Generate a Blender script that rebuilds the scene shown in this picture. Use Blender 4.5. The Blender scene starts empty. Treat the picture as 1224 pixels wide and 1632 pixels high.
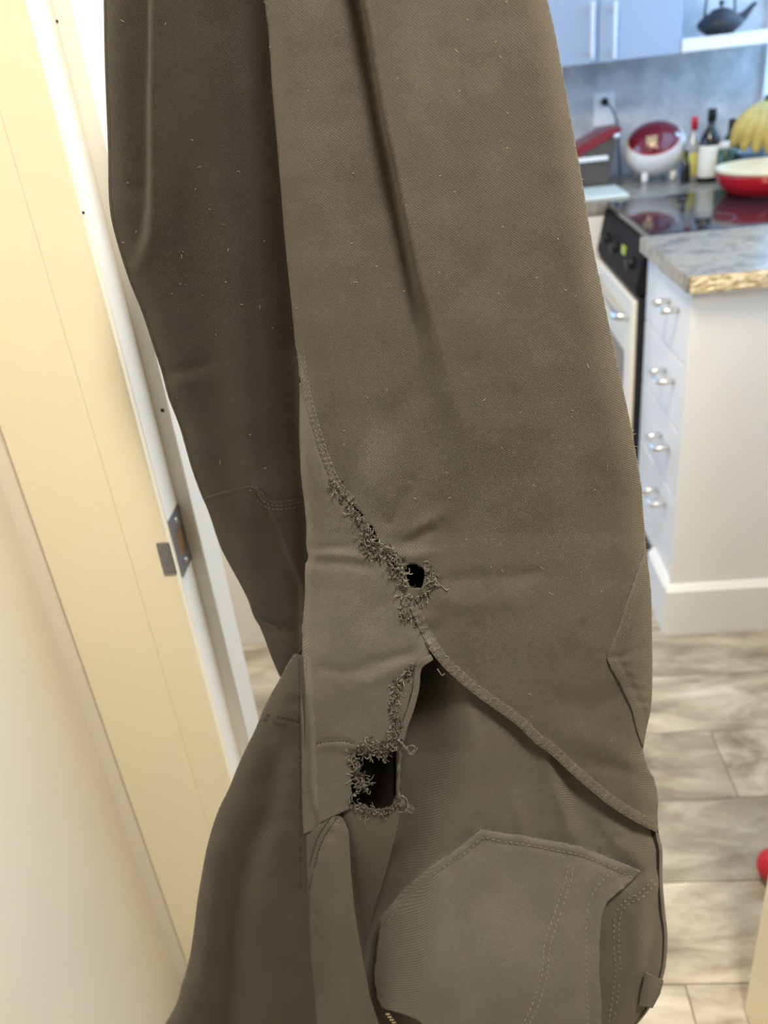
import bpy, bmesh, math, random
import numpy as np
from mathutils import Vector, Matrix
R = math.radians
rnd = random.Random(7)
rng = np.random.default_rng(7)
C = bpy.context.scene.collection

# ------------------------------------------------------------------ camera
W, H = 1224.0, 1632.0
FPX, PITCH, YAW, ROLL, CAMZ = 1320.0, R(28.31), R(-5.68), R(6.65), 1.418
_f = np.array([math.sin(YAW)*math.cos(PITCH), math.cos(YAW)*math.cos(PITCH), -math.sin(PITCH)])
_r = np.array([math.cos(YAW), -math.sin(YAW), 0.0])
_d = np.cross(_f, _r)
_c, _s = math.cos(ROLL), math.sin(ROLL)
AX, AY, AZ = _c*_r + _s*_d, -_s*_r + _c*_d, _f          # image right, image down, forward
cam = bpy.data.cameras.new('camera')
camo = bpy.data.objects.new('camera', cam); C.objects.link(camo)
camo.matrix_world = Matrix(((AX[0], -AY[0], -AZ[0], 0), (AX[1], -AY[1], -AZ[1], 0),
                            (AX[2], -AY[2], -AZ[2], CAMZ), (0, 0, 0, 1)))
cam.sensor_fit = 'VERTICAL'; cam.sensor_height = 36.0; cam.sensor_width = 27.0
cam.lens = FPX/H*36.0
cam.clip_start = 0.02
cam.dof.use_dof = True; cam.dof.focus_distance = 0.66; cam.dof.aperture_fstop = 5.6
bpy.context.scene.camera = camo

# ------------------------------------------------------------------ world, lights, exposure
sc = bpy.context.scene
sc.view_settings.view_transform = 'Standard'; sc.view_settings.look = 'None'
sc.view_settings.gamma = 1.0; sc.view_settings.use_curve_mapping = False
sc.view_settings.exposure = 0.0
sc.cycles.use_denoising = True
w = bpy.data.worlds.new('sky'); sc.world = w; w.use_nodes = True
w.node_tree.nodes['Background'].inputs[0].default_value = (0.55, 0.78, 1.0, 1)
w.node_tree.nodes['Background'].inputs[1].default_value = 1.0

def area(name, loc, target, sx, sy, power, col):
    l = bpy.data.lights.new(name, 'AREA'); l.shape = 'RECTANGLE'; l.size = sx; l.size_y = sy
    l.energy = power; l.color = col
    o = bpy.data.objects.new(name, l); C.objects.link(o); o.location = loc
    o.rotation_euler = (Vector(target)-Vector(loc)).to_track_quat('-Z', 'Y').to_euler()
    return o
area('hall_ceiling_light', (0.28, -0.12, 2.40), (0.28, -0.12, 0), 0.24, 0.24, 41, (1.0, 0.90, 0.72))
area('kitchen_ceiling_light', (-0.10, 1.25, 2.40), (-0.10, 1.25, 0), 0.4, 0.4, 37, (1.0, 0.83, 0.57))
area('window_daylight', (1.215, 2.22, 1.62), (0.0, 2.22, 1.3), 2.3, 1.0, 26, (0.32, 0.60, 1.0))
area('window_daylight', (-2.39, 2.66, 1.45), (0.0, 2.66, 1.2), 1.2, 1.5, 32, (0.34, 0.60, 1.0))

# ------------------------------------------------------------------ helpers
def ray(x, y):
    return AX*((x-W/2)/FPX) + AY*((y-H/2)/FPX) + AZ
def at(x, y, Y):
    v = ray(x, y); return np.array([0, 0, CAMZ]) + v*(Y/v[1])
def atz(x, y, z):
    v = ray(x, y); return np.array([0, 0, CAMZ]) + v*((z-CAMZ)/v[2])
def atv(px, py, Y):                                        # vectorised
    a, b = (px-W/2)/FPX, (py-H/2)/FPX
    v = a[:, None]*AX + b[:, None]*AY + AZ
    return np.array([0, 0, CAMZ]) + v*(Y/v[:, 1])[:, None]

MATS = {}
def mat(name, col=(0.8, 0.8, 0.8), rough=0.5, metal=0.0, var=0.06, scale=20.0, bump=0.0, stretch=(1, 1, 1), **kw):
    if name in MATS: return MATS[name]
    m = bpy.data.materials.new(name); m.use_nodes = True
    nt = m.node_tree; b = nt.nodes['Principled BSDF']
    tc = nt.nodes.new('ShaderNodeTexCoord'); mp = nt.nodes.new('ShaderNodeMapping')
    mp.inputs['Scale'].default_value = stretch
    n = nt.nodes.new('ShaderNodeTexNoise'); n.inputs['Scale'].default_value = scale; n.inputs['Detail'].default_value = 4
    nt.links.new(tc.outputs['Object'], mp.inputs[0]); nt.links.new(mp.outputs[0], n.inputs['Vector'])
    cr = nt.nodes.new('ShaderNodeMix'); cr.data_type = 'RGBA'
    col2 = kw.get('col2')
    cr.inputs['A'].default_value = tuple(max(0, c*(1-var)) for c in col)+(1,)
    cr.inputs['B'].default_value = (tuple(col2) if col2 else tuple(min(1, c*(1+var)) for c in col))+(1,)
    nt.links.new(n.outputs['Fac'], cr.inputs['Factor']); nt.links.new(cr.outputs['Result'], b.inputs['Base Color'])
    b.inputs['Roughness'].default_value = rough; b.inputs['Metallic'].default_value = metal
    if 'spec' in kw: b.inputs['Specular IOR Level'].default_value = kw['spec']
    if 'coat' in kw: b.inputs['Coat Weight'].default_value = kw['coat']
    if 'trans' in kw: b.inputs['Transmission Weight'].default_value = kw['trans']
    if 'emit' in kw:
        b.inputs['Emission Color'].default_value = tuple(kw['emit'])+(1,); b.inputs['Emission Strength'].default_value = kw.get('estr', 1)
    if bump:
        bp = nt.nodes.new('ShaderNodeBump'); bp.inputs['Strength'].default_value = bump; bp.inputs['Distance'].default_value = 0.001
        nt.links.new(n.outputs['Fac'], bp.inputs['Height']); nt.links.new(bp.outputs[0], b.inputs['Normal'])
    MATS[name] = m; return m

def speckle(name, stops, scale, rough, coat=0.0, scale2=None):
    if name in MATS: return MATS[name]
    m = bpy.data.materials.new(name); m.use_nodes = True; nt = m.node_tree; b = nt.nodes['Principled BSDF']
    tc = nt.nodes.new('ShaderNodeTexCoord')
    n = nt.nodes.new('ShaderNodeTexNoise'); n.inputs['Scale'].default_value = scale; n.inputs['Detail'].default_value = 8; n.inputs['Roughness'].default_value = 0.65
    nt.links.new(tc.outputs['Object'], n.inputs['Vector'])
    r = nt.nodes.new('ShaderNodeValToRGB'); els = r.color_ramp.elements
    while len(els) < len(stops): els.new(0.5)
    for e, (p, c) in zip(els, stops): e.position = p; e.color = tuple(c)+(1,)
    nt.links.new(n.outputs['Fac'], r.inputs[0]); nt.links.new(r.outputs[0], b.inputs['Base Color'])
    b.inputs['Roughness'].default_value = rough; b.inputs['Coat Weight'].default_value = coat
    MATS[name] = m; return m

def tag(o, label, cat=None, group=None, kind=None):
    o['label'] = label
    if cat: o['category'] = cat
    if group: o['group'] = group
    if kind: o['kind'] = kind
    return o
def thing(name, label, cat, loc, group=None, kind=None):
    o = bpy.data.objects.new(name, None); C.objects.link(o); o.location = Vector(loc); o.empty_display_size = 0.02
    o['rootloc'] = tuple(float(v) for v in loc); del o['rootloc']
    return tag(o, label, cat, group, kind)
def rootloc(p):
    while p.parent: p = p.parent
    return Vector(p.location)
def link(name, me, m, parent=None, smooth=False):
    """vertices are given in world coordinates"""
    if parent is not None: off = rootloc(parent)
    else:
        co = np.array([v.co[:] for v in me.vertices]); lo, hi = co.min(0), co.max(0)
        off = Vector(((lo[0]+hi[0])/2, (lo[1]+hi[1])/2, lo[2]))
    me.transform(Matrix.Translation(-off))
    o = bpy.data.objects.new(name, me); C.objects.link(o)
    if parent is None: o.location = off
    else: o.parent = parent
    if m: me.materials.append(m)
    if smooth:
        for p in me.polygons: p.use_smooth = True
    return o
def from_bm(name, bm, m, parent=None, smooth=False):
    bmesh.ops.recalc_face_normals(bm, faces=bm.faces)
    me = bpy.data.meshes.new(name); bm.to_mesh(me); bm.free()
    return link(name, me, m, parent, smooth)
def bm_box(bm, lo, hi, bev=0.0, rot=None):
    r = bmesh.ops.create_cube(bm, size=1.0); vs = r['verts']
    lo, hi = Vector(lo), Vector(hi); c = (lo+hi)/2; s = hi-lo
    for v in vs: v.co = Vector((v.co.x*s.x, v.co.y*s.y, v.co.z*s.z))
    if bev:
        es = list({e for v in vs for e in v.link_edges})
        g = bmesh.ops.bevel(bm, geom=es, offset=bev, segments=2, affect='EDGES', profile=0.5)
        vs = list({v for f in g['faces'] for v in f.verts} | {v for v in vs if v.is_valid})
    for v in vs:
        if rot is not None: v.co = rot @ v.co
        v.co += c
    return vs
def box(name, lo, hi, m, parent=None, bev=0.002):
    bm = bmesh.new(); bm_box(bm, lo, hi, bev); return from_bm(name, bm, m, parent)
def prism(name, pts, axis, a, b, m, parent=None, bev=0.0):
    """polygon pts (2D) extruded along axis from a to b"""
    bm = bmesh.new()
    def P(p, t):
        return {'x': (t, p[0], p[1]), 'y': (p[0], t, p[1]), 'z': (p[0], p[1], t)}[axis]
    A = [bm.verts.new(P(p, a)) for p in pts]; B = [bm.verts.new(P(p, b)) for p in pts]
    bm.faces.new(A); bm.faces.new(B[::-1]); n = len(pts)
    for i in range(n): bm.faces.new((A[i], B[i], B[(i+1) % n], A[(i+1) % n]))
    if bev: bmesh.ops.bevel(bm, geom=list(bm.edges), offset=bev, segments=2, affect='EDGES')
    return from_bm(name, bm, m, parent)
def bm_tube(bm, pts, r, n=8, cap=True):
    pts = [Vector(p) for p in pts]; rs = r if hasattr(r, '__len__') else [r]*len(pts)
    rings = []; up = None
    for i, p in enumerate(pts):
        t = (pts[min(i+1, len(pts)-1)]-pts[max(i-1, 0)])
        t = t.normalized() if t.length > 1e-9 else Vector((0, 0, 1))
        if up is None:
            up = t.orthogonal().normalized()
        else:
            up = (up-t*up.dot(t)); up = up.normalized() if up.length > 1e-6 else t.orthogonal().normalized()
        q = t.cross(up)
        rings.append([bm.verts.new(p+(up*math.cos(2*math.pi*k/n)+q*math.sin(2*math.pi*k/n))*rs[i]) for k in range(n)])
    for a, b in zip(rings, rings[1:]):
        for k in range(n): bm.faces.new((a[k], a[(k+1) % n], b[(k+1) % n], b[k]))
    if cap: bm.faces.new(rings[0][::-1]); bm.faces.new(rings[-1])
def tube(name, pts, r, m, parent=None, n=10):
    bm = bmesh.new(); bm_tube(bm, pts, r, n); return from_bm(name, bm, m, parent, True)
def lathe(name, prof, centre, m, parent=None, n=32, sq=(1, 1)):
    bm = bmesh.new(); rings = []
    for (r_, z) in prof:
        if r_ < 1e-6: rings.append([bm.verts.new((centre[0], centre[1], centre[2]+z))])
        else: rings.append([bm.verts.new((centre[0]+sq[0]*r_*math.cos(2*math.pi*k/n), centre[1]+sq[1]*r_*math.sin(2*math.pi*k/n), centre[2]+z)) for k in range(n)])
    for a, b in zip(rings, rings[1:]):
        if len(a) == 1 and len(b) == 1: continue
        for k in range(n):
            if len(a) == 1: bm.faces.new((a[0], b[(k+1) % n], b[k]))
            elif len(b) == 1: bm.faces.new((a[k], a[(k+1) % n], b[0]))
            else: bm.faces.new((a[k], a[(k+1) % n], b[(k+1) % n], b[k]))
    o = from_bm(name, bm, m, parent, True)
    return o
def struct(o, label=None):
    o['kind'] = 'structure'
    if label: o['label'] = label
    return o

# ------------------------------------------------------------------ materials
M_wall = mat('warm_white_wall_paint', (0.80, 0.76, 0.68), 0.6, var=0.03, scale=6, bump=0.05)
M_trim = mat('cream_gloss_trim_paint', (0.88, 0.81, 0.63), 0.38, var=0.02, scale=9, bump=0.04)
M_jamb = mat('daylight_tinted_jamb_paint', (0.84, 0.82, 0.76), 0.34, var=0.02, scale=9)  # whiter copy of the trim paint; cool window light put into its colour
M_kwall = mat('kitchen_wall_paint', (0.78, 0.78, 0.78), 0.6, var=0.03, scale=6)
M_ceil = mat('ceiling_paint', (0.85, 0.84, 0.80), 0.7, var=0.02, scale=6)
M_white = mat('white_cabinet_lacquer', (0.80, 0.80, 0.81), 0.3, var=0.015, scale=5)
M_metal = mat('brushed_nickel', (0.74, 0.74, 0.74), 0.28, 1.0, var=0.04, scale=60)
M_steel = mat('worn_strike_steel', (0.26, 0.27, 0.29), 0.36, 0.9, var=0.35, scale=220, bump=0.3)
M_black = mat('black_enamel', (0.018, 0.018, 0.020), 0.3, var=0.2, spec=0.2)
M_glass_black = mat('black_ceramic_glass', (0.02, 0.02, 0.024), 0.06, var=0.1)
M_iron = mat('black_cast_iron', (0.018, 0.020, 0.026), 0.45, var=0.25, scale=80, bump=0.2)
M_red = mat('red_enamel', (0.50, 0.010, 0.022), 0.16, var=0.06, coat=0.6)
M_red_dark = mat('burgundy_translucent_plastic', (0.15, 0.008, 0.020), 0.18, var=0.2, coat=0.5)
M_plastic = mat('white_glossy_plastic', (0.80, 0.80, 0.82), 0.22, var=0.02)
M_cream = mat('cream_enamel', (0.74, 0.64, 0.44), 0.3, var=0.06)
M_granite = speckle('grey_granite', [(0.3, (0.10, 0.092, 0.075)), (0.45, (0.22, 0.205, 0.175)), (0.56, (0.31, 0.285, 0.24)), (0.7, (0.20, 0.16, 0.10))], 18, 0.26, 0.0)
M_edge = speckle('raw_granite_edge', [(0.33, (0.20, 0.13, 0.06)), (0.45, (0.62, 0.48, 0.28)), (0.6, (0.80, 0.68, 0.46)), (0.72, (0.30, 0.20, 0.09))], 70, 0.6)
M_splash = speckle('mottled_grey_backsplash', [(0.32, (0.34, 0.35, 0.37)), (0.48, (0.46, 0.47, 0.49)), (0.6, (0.58, 0.58, 0.59)), (0.72, (0.42, 0.43, 0.45))], 9, 0.45)

def plank_material():
    m = bpy.data.materials.new('weathered_grey_wood_vinyl'); m.use_nodes = True; nt = m.node_tree; b = nt.nodes['Principled BSDF']
    tc = nt.nodes.new('ShaderNodeTexCoord'); oi = nt.nodes.new('ShaderNodeObjectInfo')
    mp = nt.nodes.new('ShaderNodeMapping'); mp.inputs['Scale'].default_value = (2.8, 9.0, 1.0)
    ad = nt.nodes.new('ShaderNodeVectorMath'); ad.operation = 'ADD'
    sc_ = nt.nodes.new('ShaderNodeVectorMath'); sc_.operation = 'SCALE'; sc_.inputs[0].default_value = (13.0, 7.0, 3.0)
    nt.links.new(oi.outputs['Random'], sc_.inputs['Scale']); nt.links.new(tc.outputs['Object'], ad.inputs[0]); nt.links.new(sc_.outputs[0], ad.inputs[1])
    nt.links.new(ad.outputs[0], mp.inputs[0])
    n = nt.nodes.new('ShaderNodeTexNoise'); n.inputs['Scale'].default_value = 1.6; n.inputs['Detail'].default_value = 9; n.inputs['Roughness'].default_value = 0.62; n.inputs['Distortion'].default_value = 0.5
    nt.links.new(mp.outputs[0], n.inputs['Vector'])
    r = nt.nodes.new('ShaderNodeValToRGB')
    st = [(0.28, (0.12, 0.10, 0.075)), (0.42, (0.27, 0.235, 0.185)), (0.55, (0.40, 0.365, 0.30)), (0.72, (0.58, 0.55, 0.49))]
    while len(r.color_ramp.elements) < 4: r.color_ramp.elements.new(0.5)
    for e, (p, c) in zip(r.color_ramp.elements, st): e.position = p; e.color = c+(1,)
    nt.links.new(n.outputs['Fac'], r.inputs[0])
    hv = nt.nodes.new('ShaderNodeHueSaturation')
    mr = nt.nodes.new('ShaderNodeMapRange'); mr.inputs['To Min'].default_value = 0.82; mr.inputs['To Max'].default_value = 1.15
    nt.links.new(oi.outputs['Random'], mr.inputs['Value']); nt.links.new(mr.outputs[0], hv.inputs['Value'])
    nt.links.new(r.outputs[0], hv.inputs['Color']); nt.links.new(hv.outputs[0], b.inputs['Base Color'])
    b.inputs['Roughness'].default_value = 0.5
    bp = nt.nodes.new('ShaderNodeBump'); bp.inputs['Strength'].default_value = 0.15; bp.inputs['Distance'].default_value = 0.002
    nt.links.new(n.outputs['Fac'], bp.inputs['Height']); nt.links.new(bp.outputs[0], b.inputs['Normal'])
    return m
M_plank = plank_material()

# ------------------------------------------------------------------ the rooms
XL, YD, XJ, XR = -0.530, 0.850, -0.345, 0.505     # left wall, door wall face, left jamb, right jamb
YB, XK, XW = 3.40, 1.185, -2.35                    # kitchen back wall, right wall, far left wall
CZ = 2.45; YN = -4.6; XN = 2.4                   # ceiling, wall behind camera, near room right wall
fl = struct(box('floor', (XW-0.1, YN-0.1, -0.06), (XN+0.1, YB+0.1, -0.004), mat('dark_plank_joint', (0.10, 0.085, 0.07), 0.8), None, 0), 'grey weathered wood-look plank floor')
PW, PL = 0.1967, 1.22
pm = bpy.data.meshes.new('plank'); bm = bmesh.new(); bm_box(bm, (-PL/2+0.001, -PW/2+0.0008, -0.004), (PL/2-0.001, PW/2-0.0008, 0.0), 0.0008); bmesh.ops.recalc_face_normals(bm, faces=bm.faces); bm.to_mesh(pm); bm.free(); pm.materials.append(M_plank)
offs = {3: 0.545+0.61, 2: 0.15, 1: 0.545, 0: 0.05, -1: 0.78, -2: 0.33}
for k in range(-6, 12):
    y0 = 1.065+k*PW
    o0 = offs.get(k, (k*0.47) % PL)
    for q in range(-3, 3):
        xa = o0+q*PL
        if xa+PL < XW+0.1 or xa > XK-0.05: continue
        lo, hi = max(xa, XW), min(xa+PL, XK)
        o = bpy.data.objects.new('plank', pm); C.objects.link(o); o.parent = fl
        o.location = Vector(((lo+hi)/2, y0+PW/2, 0.0))-fl.location
        o.scale = ((hi-lo)/PL, 1, 1)
struct(box('ceiling', (XW-0.1, YN-0.1, CZ), (XN+0.1, YB+0.1, CZ+0.06), M_ceil, None, 0), 'plain white ceiling')
struct(box('wall_left', (XL-0.08, YN, 0), (XL, YD+0.0, CZ), M_wall, None, 0), 'plain warm white wall beside the door frame')
struct(box('wall_near_right', (XN, YN, 0), (XN+0.08, YD, CZ), M_wall, None, 0), 'plain warm white wall to the right of the door')
struct(box('wall_rear', (XL-0.08, YN-0.08, 0), (XN+0.08, YN, CZ), M_wall, None, 0), 'plain warm white wall behind the camera')
dw = bmesh.new()
bm_box(dw, (XW, YD, 0), (-0.365, YD+0.115, CZ)); bm_box(dw, (XR+0.02, YD, 0), (XN, YD+0.115, CZ)); bm_box(dw, (-0.365, YD, 2.05), (XR+0.02, YD+0.115, CZ))
struct(from_bm('wall_door', dw, M_wall), 'warm white wall with the door opening')
# door frame, left side: flat casing, jamb edge, jamb face, stop
YF = YD-0.012
t1 = struct(thing('trim_1', 'cream painted door frame with flat casing and old strike plate', None, (-0.42, YD, 0)))
box('casing', (-0.500, YF-0.0015, 0), (-0.397, YD, 2.12), M_trim, t1, 0.0012)
box('jamb_edge', (-0.3975, YF, 0), (XJ, YD, 2.05), M_trim, t1, 0.002)
box('jamb', (-0.365, YD, 0), (XJ, YD+0.128, 2.05), M_jamb, t1, 0.0015)
ZS = 0.955
box('door_stop', (XJ-0.001, 0.897, 0), (-0.3265, 0.962, 2.03), M_jamb, t1, 0.002)
# strike plate with a lip that wraps over the front edge, latch hole, screws, and nail holes
def onx(x, y, X):
    v = ray(x, y); return np.array([0, 0, CAMZ])+v*(X/v[0])
zt, zb = onx(281, 805, XJ)[2], onx(297, 905, XJ)[2]
pb = bmesh.new()
ym0, ym1 = YD+0.002, 0.896
zh0, zh1 = zb+0.27*(zt-zb), zb+0.70*(zt-zb)
yh0, yh1 = YD+0.013, YD+0.040
bm_box(pb, (XJ, ym0, zh1), (XJ+0.0018, ym1, zt)); bm_box(pb, (XJ, ym0, zb), (XJ+0.0018, ym1, zh0))
bm_box(pb, (XJ, ym0, zh0), (XJ+0.0018, yh0, zh1)); bm_box(pb, (XJ, yh1, zh0), (XJ+0.0018, ym1, zh1))
sp = from_bm('strike_plate', pb, M_steel, t1)
sp['label'] = 'worn steel strike plate'
box('strike_lip', (XJ-0.014, YF-0.0035, zh0-0.006), (XJ+0.0018, YF-0.0005, zh1+0.004), M_steel, sp, 0.0008)
box('latch_hole', (XJ-0.0002, yh0, zh0), (XJ+0.0006, yh1, zh1), mat('raw_wood_mortise', (0.20, 0.10, 0.035), 0.8, var=0.4, scale=90), sp, 0)
for zz in ((zt+zh1)/2, (zb+zh0)/2):
    bm = bmesh.new(); bmesh.ops.create_cone(bm, cap_ends=True, segments=14, radius1=0.0042, radius2=0.003, depth=0.0016)
    for v in bm.verts: v.co = Vector((XJ+0.0024+v.co.z, YD+0.026+v.co.x, zz+v.co.y))
    from_bm('screw', bm, M_metal, sp)
M_hole = mat('dark_nail_hole', (0.03, 0.028, 0.025), 0.8)
def dot(px, py, Y, r_):
    c = at(px, py, Y); bm = bmesh.new(); bmesh.ops.create_cone(bm, cap_ends=True, segments=12, radius1=r_, radius2=r_*0.8, depth=0.0012)
    for v in bm.verts: v.co = Vector((c[0]+v.co.x, Y+v.co.z*0.5, c[2]+v.co.y))
    from_bm('nail_hole', bm, M_hole, t1)
dot(259, 654, 0.8968, 0.0026); dot(133, 339, YF-0.0002, 0.0016); dot(91, 34, 0.8968, 0.0014)
t2 = struct(thing('trim_2', 'cream painted door frame side at the right edge', None, (0.45, YD, 0)))
box('jamb', (XR, YD-0.02, 0), (XR+0.02, YD+0.128, 2.05), M_trim, t2, 0.002)
box('casing', (XR+0.006, YD-0.034, 0), (XR+0.10, YD-0.018, 2.12), M_trim, t2, 0.003)
box('door_stop', (XR-0.016, 0.897, 0.0), (XR+0.001, 0.962, 2.03), M_trim, t2, 0.002)
t3 = struct(thing('trim_3', 'cream painted head of the door frame', None, (0.03, YD, 2.03)))
box('jamb', (XJ, YD-0.012, 2.03), (XR, YD+0.128, 2.05), M_trim, t3, 0.002)
box('casing', (-0.397, YF-0.006, 2.05), (XR+0.1, YD, 2.15), M_trim, t3, 0.003)
d1 = struct(thing('door_1', 'white painted door standing open at the right edge', None, (0.43, 0.80, 0.0)))
box('door_leaf', (0.411, 0.03, 0.008), (0.447, 0.822, 2.02), M_trim, d1, 0.003)
for zz in (0.22, 1.05, 1.82):
    bm = bmesh.new(); bm_tube(bm, [(0.452, 0.828, zz-0.045), (0.452, 0.828, zz+0.045)], 0.006, 10); from_bm('hinge', bm, M_metal, d1, True)
# kitchen shell
struct(box('wall_back', (XW, YB, 0), (XK+0.1, YB+0.1, CZ), M_kwall, None, 0), 'kitchen back wall')
kr = bmesh.new()
wy0, wy1, wz0, wz1 = 1.05, 3.385, 1.10, 2.15
bm_box(kr, (XK, YD, 0), (XK+0.1, YB, wz0)); bm_box(kr, (XK, YD, wz1), (XK+0.1, YB, CZ)); bm_box(kr, (XK, YD, wz0), (XK+0.1, wy0, wz1)); bm_box(kr, (XK, wy1, wz0), (XK+0.1, YB, wz1))
struct(from_bm('wall_right', kr, M_kwall), 'kitchen wall with the window')
kl = bmesh.new()
bm_box(kl, (XW-0.1, YD, 0), (XW, YB, 0.65)); bm_box(kl, (XW-0.1, YD, 2.2), (XW, YB, CZ)); bm_box(kl, (XW-0.1, YD, 0.65), (XW, 2.06, 2.2)); bm_box(kl, (XW-0.1, 3.26, 0.65), (XW, YB, 2.2))
struct(from_bm('wall_far_left', kl, M_kwall), 'far kitchen side wall with a window')
def window(name, x, y0, y1, z0, z1, label):
    wn = struct(thing(name, label, None, (x, (y0+y1)/2, z0)))
    bm = bmesh.new(); t = 0.03; x0_, x1_ = x-0.01, x+0.01
    bm_box(bm, (x0_, y0, z0), (x1_, y0+t, z1)); bm_box(bm, (x0_, y1-t, z0), (x1_, y1, z1))
    bm_box(bm, (x0_, y0+t, z0), (x1_, y1-t, z0+t)); bm_box(bm, (x0_, y0+t, z1-t), (x1_, y1-t, z1))
    bm_box(bm, (x-0.01, (y0+y1)/2-0.02, z0+t), (x+0.01, (y0+y1)/2+0.02, z1-t))
    from_bm('window_frame', bm, M_white, wn)
window('window_1', XK+0.012, wy0, wy1, wz0, wz1, 'bright daylight kitchen window in white frame')
window('window_2', XW-0.015, 2.06, 3.26, 0.65, 2.2, 'wide side window of the kitchen')
struct(box('wall_partition', (XW, 1.88, 0), (-0.38, 1.98, CZ), M_kwall, None, 0.002), 'white partition wall glimpsed between door frame and trousers')
bs = box('backsplash', (-0.4, YB-0.012, 0.955), (XK, YB, 2.1), M_splash, None, 0.001)
bs['label'] = 'mottled grey stone backsplash behind the counter'; bs['kind'] = 'structure'
def pane_material():
    m = bpy.data.materials.new('window_pane_glass'); m.use_nodes = True; nt = m.node_tree; nt.nodes.clear()
    o = nt.nodes.new('ShaderNodeOutputMaterial'); a = nt.nodes.new('ShaderNodeBsdfTransparent'); g = nt.nodes.new('ShaderNodeBsdfGlossy')
    mx = nt.nodes.new('ShaderNodeMixShader'); mx.inputs[0].default_value = 0.05; g.inputs['Roughness'].default_value = 0.03
    nt.links.new(a.outputs[0], mx.inputs[1]); nt.links.new(g.outputs[0], mx.inputs[2]); nt.links.new(mx.outputs[0], o.inputs[0]); return m
M_pane = pane_material()
for wn, x, y0, y1, z0, z1 in (('window_1', XK+0.012, wy0, wy1, wz0, wz1), ('window_2', XW-0.015, 2.06, 3.26, 0.65, 2.2)):
    p = bpy.data.objects[wn]; ym = (y0+y1)/2
    box('pane', (x-0.003, y0+0.03, z0+0.03), (x+0.003, ym-0.018, z1-0.03), M_pane, p, 0)
    box('pane', (x-0.003, ym+0.018, z0+0.03), (x+0.003, y1-0.03, z1-0.03), M_pane, p, 0)

# ------------------------------------------------------------------ kitchen furniture
ZT = 0.955                                     # worktop height
XF, YE = 0.545, 1.835                          # drawer front plane, end panel plane
YR0, YR1 = 2.262, 2.835                        # range
# drawer cabinet with the white end panel facing the doorway
dc = thing('drawer_cabinet', 'white drawer cabinet with nickel bar handles and plain white end panel', 'cabinet', (0.87, 2.05, 0))
box('body', (XF+0.02, YE+0.012, 0.0), (XK-0.005, YR0-0.006, 0.915), M_white, dc, 0.001)
box('end_panel', (XF-0.004, YE, 0.0), (XK-0.005, YE+0.012, 0.915), M_white, dc, 0.0015)
zs = [(0.135, 0.385), (0.389, 0.559), (0.563, 0.733), (0.737, 0.907)]
for i, (za, zb_) in enumerate(zs):
    dr = box('drawer', (XF, YE+0.014, za), (XF+0.019, YR0-0.008, zb_), M_white, dc, 0.002)
    hz = [0.335, 0.495, 0.672, 0.846][i]
    bm = bmesh.new()
    bm_tube(bm, [(XF-0.038, 1.935, hz), (XF-0.038, 2.025, hz)], 0.005, 10)
    for yy in (1.94, 2.02): bm_tube(bm, [(XF+0.001, yy, hz), (XF-0.041, yy, hz)], 0.0072, 8)
    from_bm('handle', bm, M_metal, dr, True)
bb = bmesh.new()
bm_box(bb, (XF-0.016, YE-0.016, 0), (XK-0.005, YE, 0.140), 0.003)
prism('baseboard', [(XF-0.018, 0.0), (XF-0.018, 0.138), (XF-0.006, 0.152), (XF+0.012, 0.152), (XF+0.012, 0.0)], 'y', YE+0.0, 2.02, M_white, dc)
bb.free()
prism('baseboard', [(YE-0.018, 0.0), (YE-0.018, 0.138), (YE-0.006, 0.152), (YE, 0.152), (YE, 0.0)], 'x', XF-0.018, XK-0.005, M_white, dc)
box('toe_kick', (XF+0.006, 2.02, 0.0), (XF+0.02, YR0-0.008, 0.125), M_black, dc, 0)
wt = thing('worktop', 'grey granite worktop slab with raw chipped yellow front edge', 'worktop', (0.87, 2.03, 0.917))
box('slab', (XF-0.022, YE-0.022, 0.917), (XK-0.003, YR0-0.004, ZT), M_granite, wt, 0.002)
bm = bmesh.new()                               # chipped end face
nx, nz = 60, 6; gv = []
for i in range(nx+1):
    for j in range(nz+1):
        gv.append(bm.verts.new((XF-0.016+(XK-XF+0.01)*i/nx, YE-0.022-0.0035-(0.004*rnd.random() if 0 < j < nz else 0), 0.9185+0.035*j/nz)))
for i in range(nx):
    for j in range(nz): bm.faces.new((gv[i*(nz+1)+j], gv[(i+1)*(nz+1)+j], gv[(i+1)*(nz+1)+j+1], gv[i*(nz+1)+j+1]))
ed = from_bm('raw_edge', bm, M_edge, wt); ed['label'] = 'rough yellow-brown chipped stone edge'
sm_ = ed.modifiers.new('s', 'SOLIDIFY'); sm_.thickness = 0.004; sm_.offset = 0
# range
rg = thing('range', 'black glass-top range with white oven door beside the drawer cabinet', 'oven', (0.87, 2.55, 0))
XRG = XF+0.002
box('body', (XRG-0.020, YR0, 0.02), (XK-0.01, YR1, 0.792), M_black, rg, 0.002)
box('upper_body', (XRG+0.03, YR0, 0.79), (XK-0.01, YR1, 0.936), M_black, rg, 0.001)
ck = box('cooktop', (XRG, YR0, 0.938), (XK-0.008, YR1, 0.958), M_glass_black, rg, 0.004)
for (xx, yy, r_) in ((0.72, 2.40, 0.085), (0.72, 2.69, 0.07), (1.0, 2.40, 0.07), (1.0, 2.69, 0.085)):
    bm = bmesh.new()
    bm_tube(bm, [(xx+r_*math.cos(a*math.pi/18), yy+r_*math.sin(a*math.pi/18), 0.9583) for a in range(37)], 0.0009, 4, False)
    o = from_bm('burner_ring', bm, mat('grey_ring_print', (0.16, 0.16, 0.17), 0.3), ck)
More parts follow.
